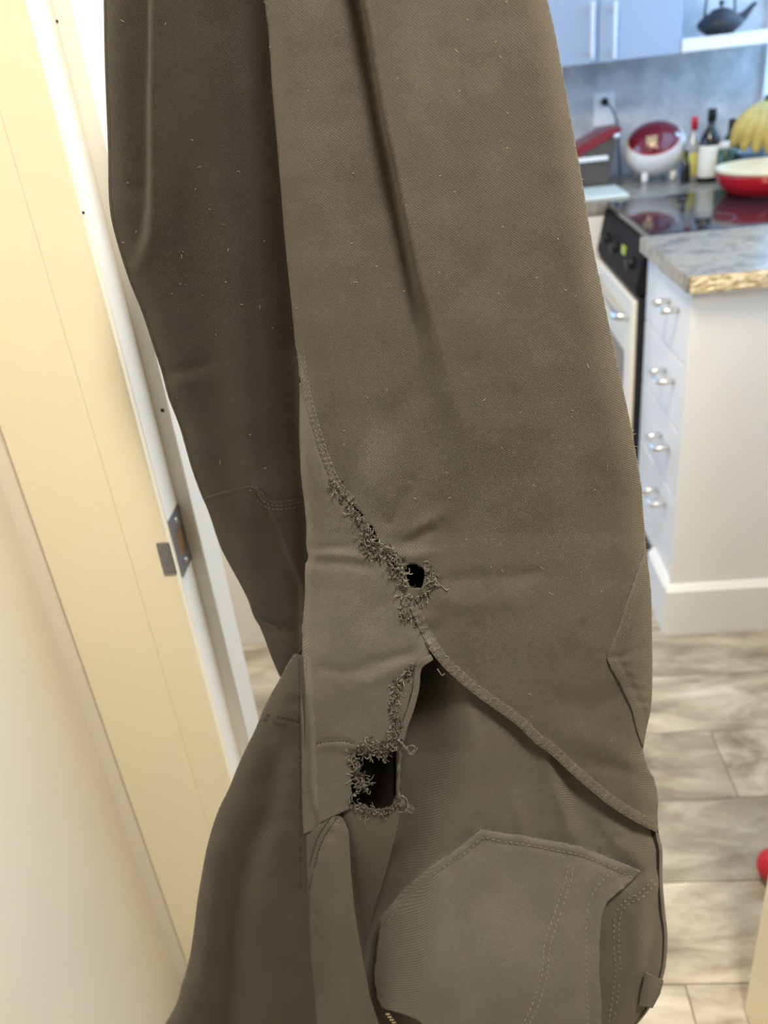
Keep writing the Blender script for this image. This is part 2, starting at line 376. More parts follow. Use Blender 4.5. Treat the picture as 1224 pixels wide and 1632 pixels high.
cp = prism('control_panel', [(XRG-0.004, 0.937), (XRG+0.03, 0.937), (XRG+0.03, 0.795), (XRG-0.026, 0.800), (XRG-0.028, 0.815)], 'y', YR0, YR1, mat('satin_black_panel', (0.014, 0.014, 0.016), 0.5, var=0.2, spec=0.03), rg, 0.002)
box('display', (XRG-0.020, 2.46, 0.865), (XRG-0.0135, 2.50, 0.888), mat('green_led_display', (0.2, 0.25, 0.05), 0.4, emit=(0.40, 0.50, 0.06), estr=0.35), cp, 0)
for yy in (2.36, 2.58, 2.72):
    bm = bmesh.new(); bm_tube(bm, [(XRG-0.010, yy, 0.868), (XRG-0.036, yy, 0.862)], [0.017, 0.014], 16); from_bm('knob', bm, M_black, cp, True)
M_oven = mat('ivory_oven_enamel', (0.78, 0.74, 0.66), 0.25, var=0.03)
ov = box('oven_door', (XRG-0.034, YR0+0.004, 0.235), (XRG-0.019, YR1-0.004, 0.785), M_oven, rg, 0.006)
box('oven_window', (XRG-0.0355, YR0+0.09, 0.34), (XRG-0.033, YR1-0.09, 0.62), M_glass_black, ov, 0.001)
bm = bmesh.new()
bm_tube(bm, [(XRG-0.028, YR0+0.05, 0.728), (XRG-0.066, YR0+0.06, 0.732), (XRG-0.068, YR0+0.10, 0.732), (XRG-0.068, YR1-0.10, 0.732), (XRG-0.066, YR1-0.06, 0.732), (XRG-0.028, YR1-0.05, 0.728)], 0.012, 12)
from_bm('oven_handle', bm, M_metal, ov, True)
box('storage_drawer', (XRG-0.032, YR0+0.004, 0.07), (XRG-0.019, YR1-0.008, 0.228), M_oven, rg, 0.004)
# back run: base cabinet and worktop
bc = thing('base_cabinet', 'white base cabinet under the back worktop left of the range', 'cabinet', (0.05, 3.1, 0))
box('body', (-0.4, 2.86, 0.1), (0.565, YB-0.003, 0.915), M_white, bc, 0.001)
box('toe_kick', (-0.4, 2.92, 0.0), (0.565, 2.935, 0.1), M_black, bc, 0)
for xa, xb in ((-0.398, 0.08), (0.084, 0.562)):
    d_ = box('cabinet_door', (xa, 2.842, 0.105), (xb, 2.86, 0.912), M_white, bc, 0.002)
    bm = bmesh.new(); hx = xb-0.05 if xa < 0 else xa+0.05
    bm_tube(bm, [(hx, 2.81, 0.66), (hx, 2.81, 0.86)], 0.0055, 10)
    for zz in (0.69, 0.83): bm_tube(bm, [(hx, 2.843, zz), (hx, 2.81, zz)], 0.005, 8)
    from_bm('handle', bm, M_metal, d_, True)
bw = prism('back_worktop', [(-0.4, 2.84), (XF-0.02, 2.84), (XK-0.003, 2.84), (XK-0.003, YB-0.013), (-0.4, YB-0.013)], 'z', 0.917, ZT, M_granite, None, 0.002)
tag(bw, 'grey granite worktop along the backsplash under the small appliances', 'worktop')
cc = box('corner_cabinet', (0.57, 2.86, 0.0), (XK-0.004, YB-0.003, 0.915), M_white, None, 0.002)
tag(cc, 'plain white corner cabinet filling behind the range', 'cabinet')
# upper cabinet with two doors, and the open shelf
YU = 3.085
M_upper = mat('daylight_tinted_lacquer', (0.32, 0.40, 0.54), 0.3, var=0.015, scale=5)  # white lacquer darkened and blued; dim daylight is put into its colour
def pu(x, y): return at(x, y, YU)
zub = pu(897, 106)[2]; xs_ = pu(954, 50)[0]; xe_ = pu(1085, 80)[0]
uc = thing('upper_cabinet', 'white wall cabinet with two slab doors and long bar handles', 'cabinet', ((xs_+xe_)/2, YB-0.15, zub))
box('body', (xs_-0.275, YU+0.02, zub), (xe_, YB-0.013, zub+0.75), M_upper, uc, 0.001)
for xa, xb, px in ((xs_-0.275, xs_-0.0015, 940), (xs_+0.0015, xe_, 975)):
    d_ = box('cabinet_door', (xa, YU, zub-0.001), (xb, YU+0.019, zub+0.75), M_upper, uc, 0.002)
    bm = bmesh.new(); a_ = pu(px, 97); b_ = pu(px, 18)
    bm_box(bm, (a_[0]-0.006, YU-0.040, a_[2]+0.004), (a_[0]+0.006, YU-0.028, a_[2]+0.165), 0.002)
    for zz in (a_[2]+0.022, a_[2]+0.145): bm_tube(bm, [(a_[0], YU+0.002, zz), (a_[0], YU-0.032, zz)], 0.0045, 8)
    from_bm('handle', bm, M_metal, d_)
M_shelf = mat('warm_white_shelf_paint', (0.82, 0.79, 0.74), 0.35, var=0.02)
zsh = pu(1150, 80)[2]; xse = pu(1214, 66)[0]
sh = box('wall_shelf', (xe_+0.002, YU-0.005, zub+0.0), (XK-0.02, YB-0.013, zub+0.038), M_shelf, None, 0.003)
tag(sh, 'thick white open shelf beside the wall cabinet, carrying the teapot', 'shelf')
ZSH = zub+0.038

# ------------------------------------------------------------------ things on shelf and worktop
# cast iron teapot
YT = 3.215
c0 = at(1146, 57, YT); c0[2] = ZSH
tp = thing('teapot', 'black cast iron teapot with arched handle on the white shelf', 'teapot', (c0[0], YT, ZSH))
lathe('body', [(0, 0.0), (0.040, 0.0), (0.046, 0.004), (0.068, 0.020), (0.074, 0.032), (0.066, 0.046), (0.044, 0.062), (0.030, 0.067), (0.0, 0.067)], (c0[0], YT, ZSH), M_iron, tp)
ld = lathe('lid', [(0.034, 0.066), (0.032, 0.071), (0.014, 0.077), (0, 0.078)], (c0[0], YT, ZSH), M_iron, tp)
lathe('knob', [(0.004, 0.076), (0.004, 0.084), (0.009, 0.089), (0.009, 0.095), (0.004, 0.099), (0, 0.099)], (c0[0], YT, ZSH), M_iron, ld, 16)
bm = bmesh.new(); bm_tube(bm, [(c0[0]+0.05, YT, ZSH+0.034), (c0[0]+0.075, YT, ZSH+0.046), (c0[0]+0.092, YT, ZSH+0.064), (c0[0]+0.104, YT, ZSH+0.076), (c0[0]+0.112, YT, ZSH+0.077)], [0.020, 0.014, 0.010, 0.0075, 0.0065], 12)
from_bm('spout', bm, M_iron, tp, True)
bm = bmesh.new(); pts = []
for k in range(25):
    a = math.pi*k/24; pts.append((c0[0]-0.004+0.052*math.cos(a)*(1 if 3 < k < 21 else 0.92), YT, ZSH+0.050+0.115*math.sin(a)**0.8))
bm_tube(bm, pts, 0.0038, 8); from_bm('handle', bm, M_iron, tp, True)
# wall outlet with black plug and cord
YO = YB-0.012
oa, ob = at(947, 150, YO), at(978, 197, YO)
ol = thing('wall_outlet', 'white double wall outlet plate with black plug on the backsplash', 'outlet', (oa[0]+0.035, YO, ob[2]))
ox = (oa[0]+ob[0])/2; oz = (oa[2]+ob[2])/2
pl = box('cover_plate', (ox-0.037, YO-0.007, oz-0.056), (ox+0.037, YO, oz+0.056), M_plastic, ol, 0.003)
for dz in (-0.026, 0.024):
    rc = box('receptacle', (ox-0.017, YO-0.0095, oz+dz-0.014), (ox+0.017, YO-0.006, oz+dz+0.014), M_plastic, pl, 0.002)
pg = thing('power_plug', 'black plug with thin cord in the wall outlet', 'plug', (ox, YO-0.03, oz+0.024))
bm = bmesh.new(); bm_tube(bm, [(ox, YO-0.009, oz+0.024), (ox, YO-0.022, oz+0.024), (ox, YO-0.036, oz+0.022)], [0.014, 0.013, 0.007], 12); from_bm('plug_body', bm, M_black, pg, True)
bm = bmesh.new(); bm_tube(bm, [(ox, YO-0.034, oz+0.022), (ox+0.02, YO-0.036, oz+0.005), (ox+0.045, YO-0.026, oz-0.05), (ox+0.052, YO-0.02, oz-0.11), (ox+0.06, YO-0.02, ZT+0.006)], 0.0028, 8); from_bm('cord', bm, M_black, pg, True)
# white egg-shaped rice cooker
YC = 3.19
ce = at(1044, 238, YC); rx = (at(1094, 238, YC)[0]-at(994, 238, YC)[0])/2; zbot = ZT+0.012; ztop = at(1045, 193, YC)[2]
cz = (zbot+ztop)/2; rz_ = (ztop-zbot)/2; ry = rx*0.98
rcq = thing('rice_cooker', 'white egg-shaped rice cooker with burgundy lid on the worktop', 'rice cooker', (ce[0], YC, ZT))
def ell(name, axis, amax, k, m, parent, n=36, rings=18, amin=0.0):
    ax = Vector(axis).normalized(); u = ax.orthogonal().normalized(); v_ = ax.cross(u)
    bm = bmesh.new(); rr = []
    for i in range(rings+1):
        a = amin+(amax-amin)*i/rings
        if a < 1e-6: ring = [ax]
        else: ring = [ax*math.cos(a)+(u*math.cos(2*math.pi*q/n)+v_*math.sin(2*math.pi*q/n))*math.sin(a) for q in range(n)]
        rr.append([bm.verts.new((ce[0]+p.x*rx*k, YC+p.y*ry*k, cz+p.z*rz_*k)) for p in ring])
    for a, b in zip(rr, rr[1:]):
        for q in range(n):
            if len(a) == 1: bm.faces.new((a[0], b[q], b[(q+1) % n]))
            else: bm.faces.new((a[q], b[q], b[(q+1) % n], a[(q+1) % n]))
    return from_bm(name, bm, m, parent, True)
NA = (-0.22, -0.62, 0.75)
ell('body', (0, 0, 1), math.pi-0.02, 1.0, M_plastic, rcq, amin=0.02)
lid = ell('lid', NA, R(50), 1.018, M_red_dark, rcq)
ell('lid_rim', NA, R(53), 1.012, M_red, lid, amin=R(49))
ell('display', (-0.30, -0.80, 0.42), R(13), 1.03, mat('beige_display', (0.42, 0.30, 0.16), 0.3), lid, n=4, rings=3)
ell('button', (0.48, -0.70, 0.52), R(5), 1.03, M_metal, lid, n=16, rings=3)
for fx_, fy_ in ((-0.042, -0.045), (0.055, -0.045), (-0.045, 0.05), (0.05, 0.05)):
    lathe('foot', [(0, 0), (0.009, 0), (0.012, 0.01), (0.012, 0.034), (0, 0.034)], (ce[0]+fx_, YC+fy_, ZT), M_plastic, rcq, 14)
# appliance with slanted red lid
YX = 3.19
q1, q2, q3 = at(988, 196, YX), at(924, 247, YX), at(930, 300, YX)
ap = thing('coffee_maker', 'dark countertop appliance with slanted red lid beside the rice cooker', 'appliance', (q2[0]+0.02, YX, ZT))
xa, xb = q2[0]-0.055, q1[0]-0.012
zl = q2[2]-0.004; zr = q1[2]-0.012
prism('body', [(xa, ZT+0.004), (xb-0.03, ZT+0.004), (xb-0.022, zl), (xb-0.004, zr-0.012), (xa, zl-0.004)], 'y', YX-0.06, YX+0.08, mat('smoked_grey_plastic', (0.075, 0.068, 0.058), 0.3, var=0.2), ap, 0.004)
prism('lid', [(xa-0.004, zl), (xa+0.03, zl), (xb, zr-0.014), (xb+0.008, zr+0.004), (xb-0.035, zr+0.004), (xa-0.004, zl+0.016)], 'y', YX-0.066, YX+0.086, mat('deep_red_lid', (0.20, 0.012, 0.022), 0.3), ap, 0.003)
box('rim', (xa-0.008, YX-0.072, zl-0.014), (xb-0.038, YX+0.06, zl+0.001), M_plastic, ap, 0.003)
bm = bmesh.new(); bm_tube(bm, [(xb-0.012, YX-0.066, zr-0.022), (xb-0.012, YX-0.076, zr-0.022)], [0.011, 0.009], 14); from_bm('dial', bm, M_metal, ap, True)
cbd = box('pale_worktop_slab', (0.40, 2.87, ZT), (0.625, 3.085, ZT+0.014), mat('pale_green_slab', (0.62, 0.68, 0.62), 0.4, var=0.04), None, 0.005)  # pale slab stands in for the light, reflective stretch of granite worktop
tag(cbd, 'pale green slab standing in for the light worktop by the dark appliance', 'cutting board')
# bottles
def bottle(name, px, py_top, Y, rad, prof, mt, label, cat, capm, capz, lab=None):
    c = at(px, py_top, Y); hgt = c[2]-ZT
    t = thing(name, label, cat, (c[0], Y, ZT), 'bottles beside the rice cooker')
    lathe('glass', [(r_*rad, z*hgt) for r_, z in prof], (c[0], Y, ZT), mt, t, 24)
    cr = [p for p in prof if p[1] >= capz]
    rc_ = min(p[0] for p in prof if p[0] > 0.05)*rad*1.18
    lathe('cap', [(0, capz*hgt), (rc_, capz*hgt), (rc_, hgt*1.0), (rc_*0.9, hgt*1.01), (0, hgt*1.01)], (c[0], Y, ZT), capm, t, 18)
    if lab: lathe('paper_label', [(rad*1.012, lab[0]*hgt), (rad*1.02, lab[0]*hgt+0.001), (rad*1.02, lab[1]*hgt), (rad*1.012, lab[1]*hgt)], (c[0], Y, ZT), lab[2], t, 24)
    return t
WINE = [(0, 0), (0.95, 0), (1, 0.02), (1, 0.56), (0.9, 0.64), (0.42, 0.76), (0.36, 0.80), (0.36, 0.97), (0, 0.97)]
OIL = [(0, 0), (0.95, 0), (1, 0.03), (1, 0.5), (0.85, 0.62), (0.4, 0.74), (0.34, 0.8), (0.34, 0.97), (0, 0.97)]
M_paper = mat('white_paper_label', (0.74, 0.71, 0.62), 0.7, var=0.08, scale=40)
M_yel = mat('yellow_green_paper_label', (0.55, 0.52, 0.14), 0.7, var=0.2, scale=50)
M_dglass = mat('dark_green_bottle_glass', (0.012, 0.014, 0.012), 0.12, var=0.2)
M_cglass = mat('grey_clear_bottle_glass', (0.32, 0.33, 0.33), 0.12, var=0.1)
bottle('sauce_bottle', 1108, 186, 3.10, 0.030, OIL, M_cglass, 'small clear bottle with red cap and yellow label', 'bottle', M_red, 0.80, (0.10, 0.46, M_yel))
bottle('wine_bottle', 1136, 174, 3.04, 0.033, WINE, M_dglass, 'tall dark glass bottle with white label and black top', 'bottle', M_black, 0.84, (0.08, 0.52, M_paper))
bottle('vinegar_bottle', 1168, 190, 3.22, 0.030, OIL, M_dglass, 'short dark bottle behind the green jar', 'bottle', M_black, 0.78)
bottle('spice_bottle', 1094, 240, 3.06, 0.015, OIL, M_dglass, 'tiny dark bottle between the rice cooker and the red-capped bottle', 'bottle', M_black, 0.78)
c = at(1160, 225, 3.02)
gj = thing('glass_jar', 'small green glass jar with pale lid behind the red pan', 'jar', (c[0], 3.02, ZT))
lathe('jar_body', [(0, 0), (0.030, 0), (0.033, 0.006), (0.033, c[2]-ZT-0.03), (0.026, c[2]-ZT-0.02), (0, c[2]-ZT-0.02)], (c[0], 3.02, ZT), mat('green_jar_glass', (0.035, 0.085, 0.055), 0.12, var=0.3), gj, 24)
lathe('lid', [(0, c[2]-ZT-0.021), (0.028, c[2]-ZT-0.021), (0.028, c[2]-ZT), (0, c[2]-ZT)], (c[0], 3.02, ZT), M_plastic, gj, 24)
# fruit bowl and bananas
c = at(1212, 262, 2.95); bx_, by_ = c[0]+0.02, 3.02
fb = lathe('fruit_bowl', [(0, 0), (0.05, 0), (0.055, 0.004), (0.075, 0.05), (0.082, 0.085), (0.078, 0.085), (0.07, 0.05), (0.05, 0.008), (0, 0.008)], (bx_, by_, ZT), mat('blue_grey_bowl_glass', (0.10, 0.15, 0.18), 0.1, var=0.3), None, 32)
tag(fb, 'blue-grey glass bowl holding the bananas', 'bowl')
bn = thing('banana_bunch', 'bunch of ripe yellow bananas in the glass bowl', 'bananas', (bx_, by_, ZT+0.05))
M_ban = mat('ripe_banana_peel', (0.46, 0.33, 0.085), 0.5, var=0.3, scale=35)
st = np.array(at(1221, 163, 2.93))
for k, (tx, ty, sag) in enumerate(((1168, 232, 0.02), (1184, 239, 0.03), (1205, 241, 0.028), (1226, 243, 0.02))):
    e = np.array(at(tx, ty, 2.90-0.012*k)); pts = []; rs = []
    for q in range(11):
        t = q/10; p = st*(1-t)+e*t; bow = math.sin(math.pi*t)
        p = p+np.array([-0.012*bow+0.006*k*bow-0.016*bow, -0.03*bow, 0.0*bow+sag*bow*0.4]); pts.append(p)
        rs.append(0.005+0.019*min(1, math.sin(math.pi*min(max(t*1.02-0.02, 0.02), 0.97))**0.5))
    tube('banana', pts, rs, M_ban, bn, 8)
tube('stem', [st+np.array([0, 0, -0.006]), st+np.array([0.003, 0, 0.012]), st+np.array([0.006, 0, 0.02])], [0.009, 0.010, 0.008], mat('dark_banana_stem', (0.05, 0.055, 0.02), 0.6), bn)
# red pan on the range
c = at(1228, 292, 2.74)
pn = thing('red_pan', 'shallow round red enamel pan with cream rim standing on the range', 'pan', (c[0], 2.72, 0.958))
pr = 0.94*c[0]-0.94*at(1138, 262, 2.72)[0]
lathe('pan_body', [(0, 0.001), (pr*0.72, 0.001), (pr*0.82, 0.008), (pr*0.94, 0.035), (pr, 0.060), (pr*1.0, 0.064), (pr*0.975, 0.064), (pr*0.92, 0.033), (pr*0.8, 0.0045), (0, 0.0045)], (c[0], 2.72, 0.958), M_red, pn, 48)
lathe('cream_interior', [(0, 0.006), (pr*0.79, 0.006), (pr*0.905, 0.034), (pr*0.97, 0.066), (pr*1.002, 0.0665), (pr*1.002, 0.076), (pr*0.972, 0.077), (pr*0.9, 0.037), (pr*0.78, 0.0095), (0, 0.0095)], (c[0], 2.72, 0.958), M_cream, pn, 48)
# red ball on the floor beyond the right jamb
c = atz(1237, 1381, 0.034)
rb = thing('ball', 'small red ball on the floor peeking out behind the open white door', 'ball', (c[0], c[1], 0))
lathe('ball_body', [(0.034*math.sin(math.pi*k/16), 0.034-0.034*math.cos(math.pi*k/16)) for k in range(17)], (c[0], c[1], 0), mat('red_rubber', (0.50, 0.012, 0.03), 0.4), rb, 32)

# ------------------------------------------------------------------ the torn trousers, hanging upside down
def cat_rom(pts, n=5):
    P = np.array(pts, float); out = []
    for i in range(len(P)-1):
        p0, p1, p2, p3 = P[max(i-1, 0)], P[i], P[i+1], P[min(i+2, len(P)-1)]
        for k in range(n):
            t = k/n
            out.append(0.5*((2*p1)+(-p0+p2)*t+(2*p0-5*p1+4*p2-p3)*t*t+(-p0+3*p1-3*p2+p3)*t**3))
    out.append(P[-1]); return np.array(out)
def dist_pl(px, py, pl, closed=False, near=False):
    best = np.full(px.shape, 1e18); bx = px.copy(); by = py.copy()
    P = pl if not closed else np.vstack([pl, pl[:1]])
    for (ax, ay), (cx, cy) in zip(P[:-1], P[1:]):
        dx, dy = cx-ax, cy-ay; L = dx*dx+dy*dy
        if L < 1e-12: continue
        t = np.clip(((px-ax)*dx+(py-ay)*dy)/L, 0, 1)
        qx, qy = ax+t*dx, ay+t*dy; d2 = (px-qx)**2+(py-qy)**2
        m = d2 < best; best = np.where(m, d2, best)
        if near: bx = np.where(m, qx, bx); by = np.where(m, qy, by)
    d = np.sqrt(best); return (d, bx, by) if near else d
def inside(px, py, poly):
    r = np.zeros(px.shape, bool); n = len(poly)
    for i in range(n):
        ax, ay = poly[i]; cx, cy = poly[(i+1) % n]
        if ay == cy: continue
        c = ((ay > py) != (cy > py)) & (px < (cx-ax)*(py-ay)/(cy-ay)+ax)
        r ^= c
    return r
def sm(t): t = np.clip(t, 0, 1); return t*t*(3-2*t)
def fx(pts):
    P = np.array(sorted(pts, key=lambda p: p[1]), float)
    return lambda y: np.interp(y, P[:, 1], P[:, 0])
def fy(pts):
    P = np.array(sorted(pts, key=lambda p: p[0]), float)
    return lambda x: np.interp(x, P[:, 0], P[:, 1])
def G(px, py, cx, cy, lx, ly, ang=0.0):
    a = R(ang); u = (px-cx)*math.cos(a)+(py-cy)*math.sin(a); v = -(px-cx)*math.sin(a)+(py-cy)*math.cos(a)
    return np.exp(-(u/lx)**2-(v/ly)**2)
def crease(px, py, pts, wid, fade=30):
    """ridge profile of a polyline, fading at its ends"""
    pl = cat_rom(pts, 3); out = np.zeros(px.shape); lo = pl.min(0)-3*wid; hi = pl.max(0)+3*wid
    k = (px > lo[0]) & (px < hi[0]) & (py > lo[1]) & (py < hi[1])
    if not k.any(): return out
    px, py = px[k], py[k]
    d = dist_pl(px, py, pl)
    e = np.minimum(np.hypot(px-pl[0][0], py-pl[0][1]), np.hypot(px-pl[-1][0], py-pl[-1][1]))
    out[k] = np.exp(-(d/wid)**2)*sm((e+fade*0.3)/fade); return out
def vnoise(px, py, s, seed):
    r_ = np.random.default_rng(seed).random((256, 256))
    x, y = px/s+100.3, py/s+100.7; xi, yi = np.floor(x).astype(int), np.floor(y).astype(int); u, v = sm(x-xi), sm(y-yi)
    g = lambda a, b: r_[a % 256, b % 256]
    return (g(xi, yi)*(1-u)+g(xi+1, yi)*u)*(1-v)+(g(xi, yi+1)*(1-u)+g(xi+1, yi+1)*u)*v-0.5
def YP(py): return np.interp(py, [-400, 0, 850, 1250, 1632, 1800], [0.605, 0.60, 0.588, 0.55, 0.495, 0.475])

# outlines (traced on the cloth plane)
LEG_L = [(408, -330), (414, -160), (422, 0), (428, 51), (434, 144), (441, 223), (448, 309), (455, 394), (464, 480), (470, 545), (475, 574), (477, 626), (477, 694), (480, 760), (485, 801), (488, 838), (488, 869), (491, 889), (486, 905), (486, 945), (483, 986), (482, 1020)]
SEAT_L = [(462, 1052), (446, 1081), (432, 1106), (418, 1134), (407, 1162), (393, 1190), (379, 1221), (365, 1256), (351, 1284), (339, 1316), (328, 1358), (321, 1397), (314, 1439), (309, 1481), (304, 1516), (297, 1547), (290, 1568), (281, 1600), (263, 1632), (246, 1668), (240, 1700)]
LEG_R = [(800, -330), (836, -160), (873, 0), (884, 48), (893, 96), (902, 143), (911, 195), (921, 250), (930, 300), (938, 352), (948, 408), (958, 455), (970, 514), (981, 565), (993, 620), (1003, 665), (1012, 715), (1018, 748), (1023, 780), (1025, 815), (1028, 850), (1030, 880), (1035, 916), (1038, 950), (1039, 1000), (1040, 1066), (1038, 1125), (1031, 1160), (1025, 1195)]
HIP_R = [(1026, 1200), (1034, 1225), (1043, 1242), (1049, 1272), (1048, 1301), (1050, 1328), (1056, 1355), (1056, 1400), (1060, 1451), (1064, 1491), (1062, 1531), (1056, 1560), (1040, 1600), (1016, 1632), (990, 1660), (960, 1690)]
SEAM = [(473, 560), (478, 600), (484, 632), (496, 677), (511, 725), (526, 762), (541, 786), (556, 802), (581, 826), (598, 846), (606, 866), (624, 879), (637, 905), (646, 930), (650, 960), (660, 990), (672, 1012), (683, 1034)]
DIAG = [(683, 1034), (701, 1057), (722, 1078), (760, 1110), (820, 1153), (849, 1181), (879, 1204), (908, 1231), (938, 1257), (967, 1281), (997, 1301), (1026, 1317), (1050, 1328)]
SIL_L = cat_rom(LEG_L+SEAT_L, 3); SIL_R = cat_rom(LEG_R+HIP_R, 3)
SIL = np.vstack([SIL_L, SIL_R[::-1]])
HOLE1 = cat_rom([(642, 904), (650, 901), (660, 899), (672, 903), (677, 914), (675, 927), (672, 938), (664, 937), (657, 939), (650, 928), (647, 914), (642, 904)], 3)[:-1]
HOLE2 = cat_rom([(628, 1190), (630, 1223), (631, 1262), (633, 1280), (620, 1287), (605, 1294), (594, 1291), (584, 1281), (571, 1274), (580, 1262), (589, 1246), (584, 1236), (594, 1224), (607, 1215), (618, 1200), (628, 1190)], 3)[:-1]
GAP1 = cat_rom([(550, 797), (559, 798), (571, 812), (581, 823), (578, 829), (567, 818), (556, 806), (550, 797)], 3)[:-1]
GAP2 = cat_rom([(584, 830), (592, 836), (598, 848), (604, 862), (600, 868), (592, 856), (586, 843), (584, 830)], 3)[:-1]

FOLD = fx([(510, -330), (575, 0), (586, 55), (597, 125), (610, 199), (625, 265), (639, 338), (654, 412), (667, 474), (678, 533), (687, 588), (697, 660), (703, 740)])
def folds(px, py, f, amp, wid, right=150.0, left=55.0, dip=0.5):
    """a lap of cloth: raised on the right of the line, sunk on its left (millimetres)"""
    t = px-f(py)
    return amp*(sm((t+wid)/(2*wid))*np.exp(-np.maximum(t, 0)/right)-dip*np.exp(-np.maximum(-t, 0)/left)*(1-sm((t+wid)/(2*wid))))
def h_core(px, py):
    d = np.minimum(dist_pl(px, py, SIL_L), dist_pl(px, py, SIL_R))
    h = -17.0*(1-np.clip(d/46.0, 0, 1))**2.4
    a = np.interp(py, [-300, 0, 250, 420, 560, 680, 760], [17, 17, 16, 14, 11, 7, 0]); wd = np.interp(py, [0, 300, 450, 560, 700], [5, 6, 10, 24, 46])
    h = h+folds(px, py, FOLD, a, wd, 170, 74, 0.75)
    up = 1-sm((py-520)/400)
    h = h+up*4.0*np.cos((px-np.interp(py, [0, 600], [495, 545]))/np.interp(py, [0, 600], [52, 72]))*np.exp(-((px-np.interp(py, [0, 600], [495, 545]))/70)**2)
    h = h-2.5*up*np.exp(-((px-np.interp(py, [0, 700], [812, 905]))/60)**2)
    # creases and puckers round the torn crotch
    h = h+4.2*G(px, py, 664, 884, 30, 11, -8)-4.5*crease(px, py, [(632, 866), (655, 862), (680, 848), (700, 838)], 9)
    h = h+3.8*G(px, py, 676, 838, 34, 12, -35)-3.0*crease(px, py, [(612, 815), (622, 832), (640, 800), (650, 770)], 12)
    h = h+3.2*G(px, py, 592, 760, 24, 62, 18)+2.2*G(px, py, 560, 700, 22, 60, 16)-2.6*G(px, py, 628, 690, 22, 95, 14)
    h = h-3.0*G(px, py, 722, 830, 34, 75, 6)-2.0*crease(px, py, [(700, 930), (740, 922), (820, 918), (880, 912)], 12)+2.0*crease(px, py, [(690, 950), (740, 962), (830, 955)], 16)
    h = h+3.0*G(px, py, 672, 980, 26, 14, 35)-2.5*G(px, py, 690, 1005, 20, 10, -30)
    h = h+1.8*crease(px, py, [(488, 888), (520, 884), (560, 886), (590, 892)], 7)-1.6*crease(px, py, [(490, 899), (540, 898), (600, 905)], 8)
    h = h-1.4*crease(px, py, [(485, 872), (520, 873), (560, 870)], 7)
    h = h+2.4*crease(px, py, [(560, 1092), (600, 1082), (640, 1060), (684, 1044)], 12)-2.6*crease(px, py, [(588, 1060), (630, 1048), (672, 1040)], 9)-1.6*crease(px, py, [(500, 1060), (550, 1072), (590, 1060)], 9)
    h = h-2.0*crease(px, py, [(600, 985), (615, 960), (630, 945)], 16)
    # right side above the diagonal seam
    h = h-2.4*crease(px, py, [(870, 1110), (930, 1125), (1000, 1105)], 20)+2.2*crease(px, py, [(880, 1175), (950, 1180), (1020, 1225)], 22)-2.6*crease(px, py, [(930, 1215), (985, 1225), (1046, 1255)], 12)
    h = h+1.8*crease(px, py, [(760, 1000), (850, 1020), (930, 1000)], 40)-1.6*crease(px, py, [(935, 1150), (975, 1110), (998, 1095)], 10)
    # seat side on the left
    h = h-17.0*crease(px, py, [(445, 1180), (432, 1240), (425, 1290), (392, 1370), (372, 1480), (362, 1620), (358, 1700)], 22, 110)
    h = h+6.0*crease(px, py, [(470, 1120), (462, 1220), (440, 1330), (430, 1480), (440, 1640)], 34)+3.0*crease(px, py, [(340, 1330), (330, 1450), (318, 1600)], 22)
    h = h-2.5*crease(px, py, [(400, 1330), (440, 1310), (470, 1300)], 12)+1.2*crease(px, py, [(440, 1150), (480, 1160)], 6)
    for k, yy in enumerate((1130, 1225, 1258, 1292, 1330, 1370, 1408, 1440)):
        h = h+1.0*crease(px, py, [(448-0.0*k, yy+5), (465, yy), (481, yy-4)], 6, 16)
    h = h+1.4*vnoise(px, py, 70, 3)+0.5*vnoise(px, py, 24, 4)
    return h/1000.0
# ridge along the left of the gusset, and its soft flank
RIDGE = fx([(485, 990), (489, 1048), (491, 1079), (496, 1131), (500, 1197), (501, 1249), (504, 1286), (513, 1312)])
def h_gus(px, py):
    h = h_core(px, py)*1000
    t = px-RIDGE(py); on = sm((py-980)/60)
    h = h+on*(3.6*np.exp(-(np.maximum(t, 0)/26)**1.4)*sm((t+7)/9)-2.0*np.exp(-((t+9)/5)**2))
    h = h-2.0*crease(px, py, [(505, 1184), (530, 1180), (552, 1180), (566, 1188)], 3.0, 6)
    h = h-3.5*sm((py-1185)/20)*sm((px-500)/25)
    return h/1000.0
def h_leg(px, py):
    d = dist_pl(px, py, cat_rom(DIAG)); s_ = np.sin(dist_pl(px, py, cat_rom([(683, 1034), (690, 1000)]))*0.36)
    return h_core(px, py)+(2.2*np.exp(-(d/15)**4)+0.35*s_*np.exp(-((d-10)/8)**2))/1000
def h_hip(px, py):
    h = h_core(px, py)*1000
    h = h-6.0-64.0*(1-sm((px-np.interp(py, [1060, 1200, 1400, 1632], [650, 636, 585, 565]))/np.interp(py, [1060, 1200, 1400], [95, 130, 130])))
    dd = dist_pl(px, py, cat_rom(DIAG)); h = h-3.0*np.exp(-(dd/26)**2)
    h = h+5.0*crease(px, py, [(868, 1195), (885, 1250), (902, 1300), (912, 1345)], 13)-4.0*crease(px, py, [(900, 1240), (935, 1300), (960, 1350)], 17)
    h = h+2.6*crease(px, py, [(822, 1275), (830, 1310), (838, 1345)], 10)-2.0*crease(px, py, [(850, 1240), (862, 1330)], 13)+2.0*crease(px, py, [(770, 1150), (775, 1230), (760, 1310)], 30)
    h = h+4.5*crease(px, py, [(985, 1335), (1015, 1370), (1040, 1400)], 16)-5.0*crease(px, py, [(1000, 1405), (1025, 1390), (1050, 1375)], 12)
    h = h+3.0*crease(px, py, [(1010, 1440), (1018, 1520), (1000, 1620)], 16)-3.0*crease(px, py, [(1045, 1430), (1040, 1500), (1030, 1550)], 10)
    h = h+7.0*sm((py-1380)/200)*np.exp(-((px-800)/190)**2)
    return h/1000.0
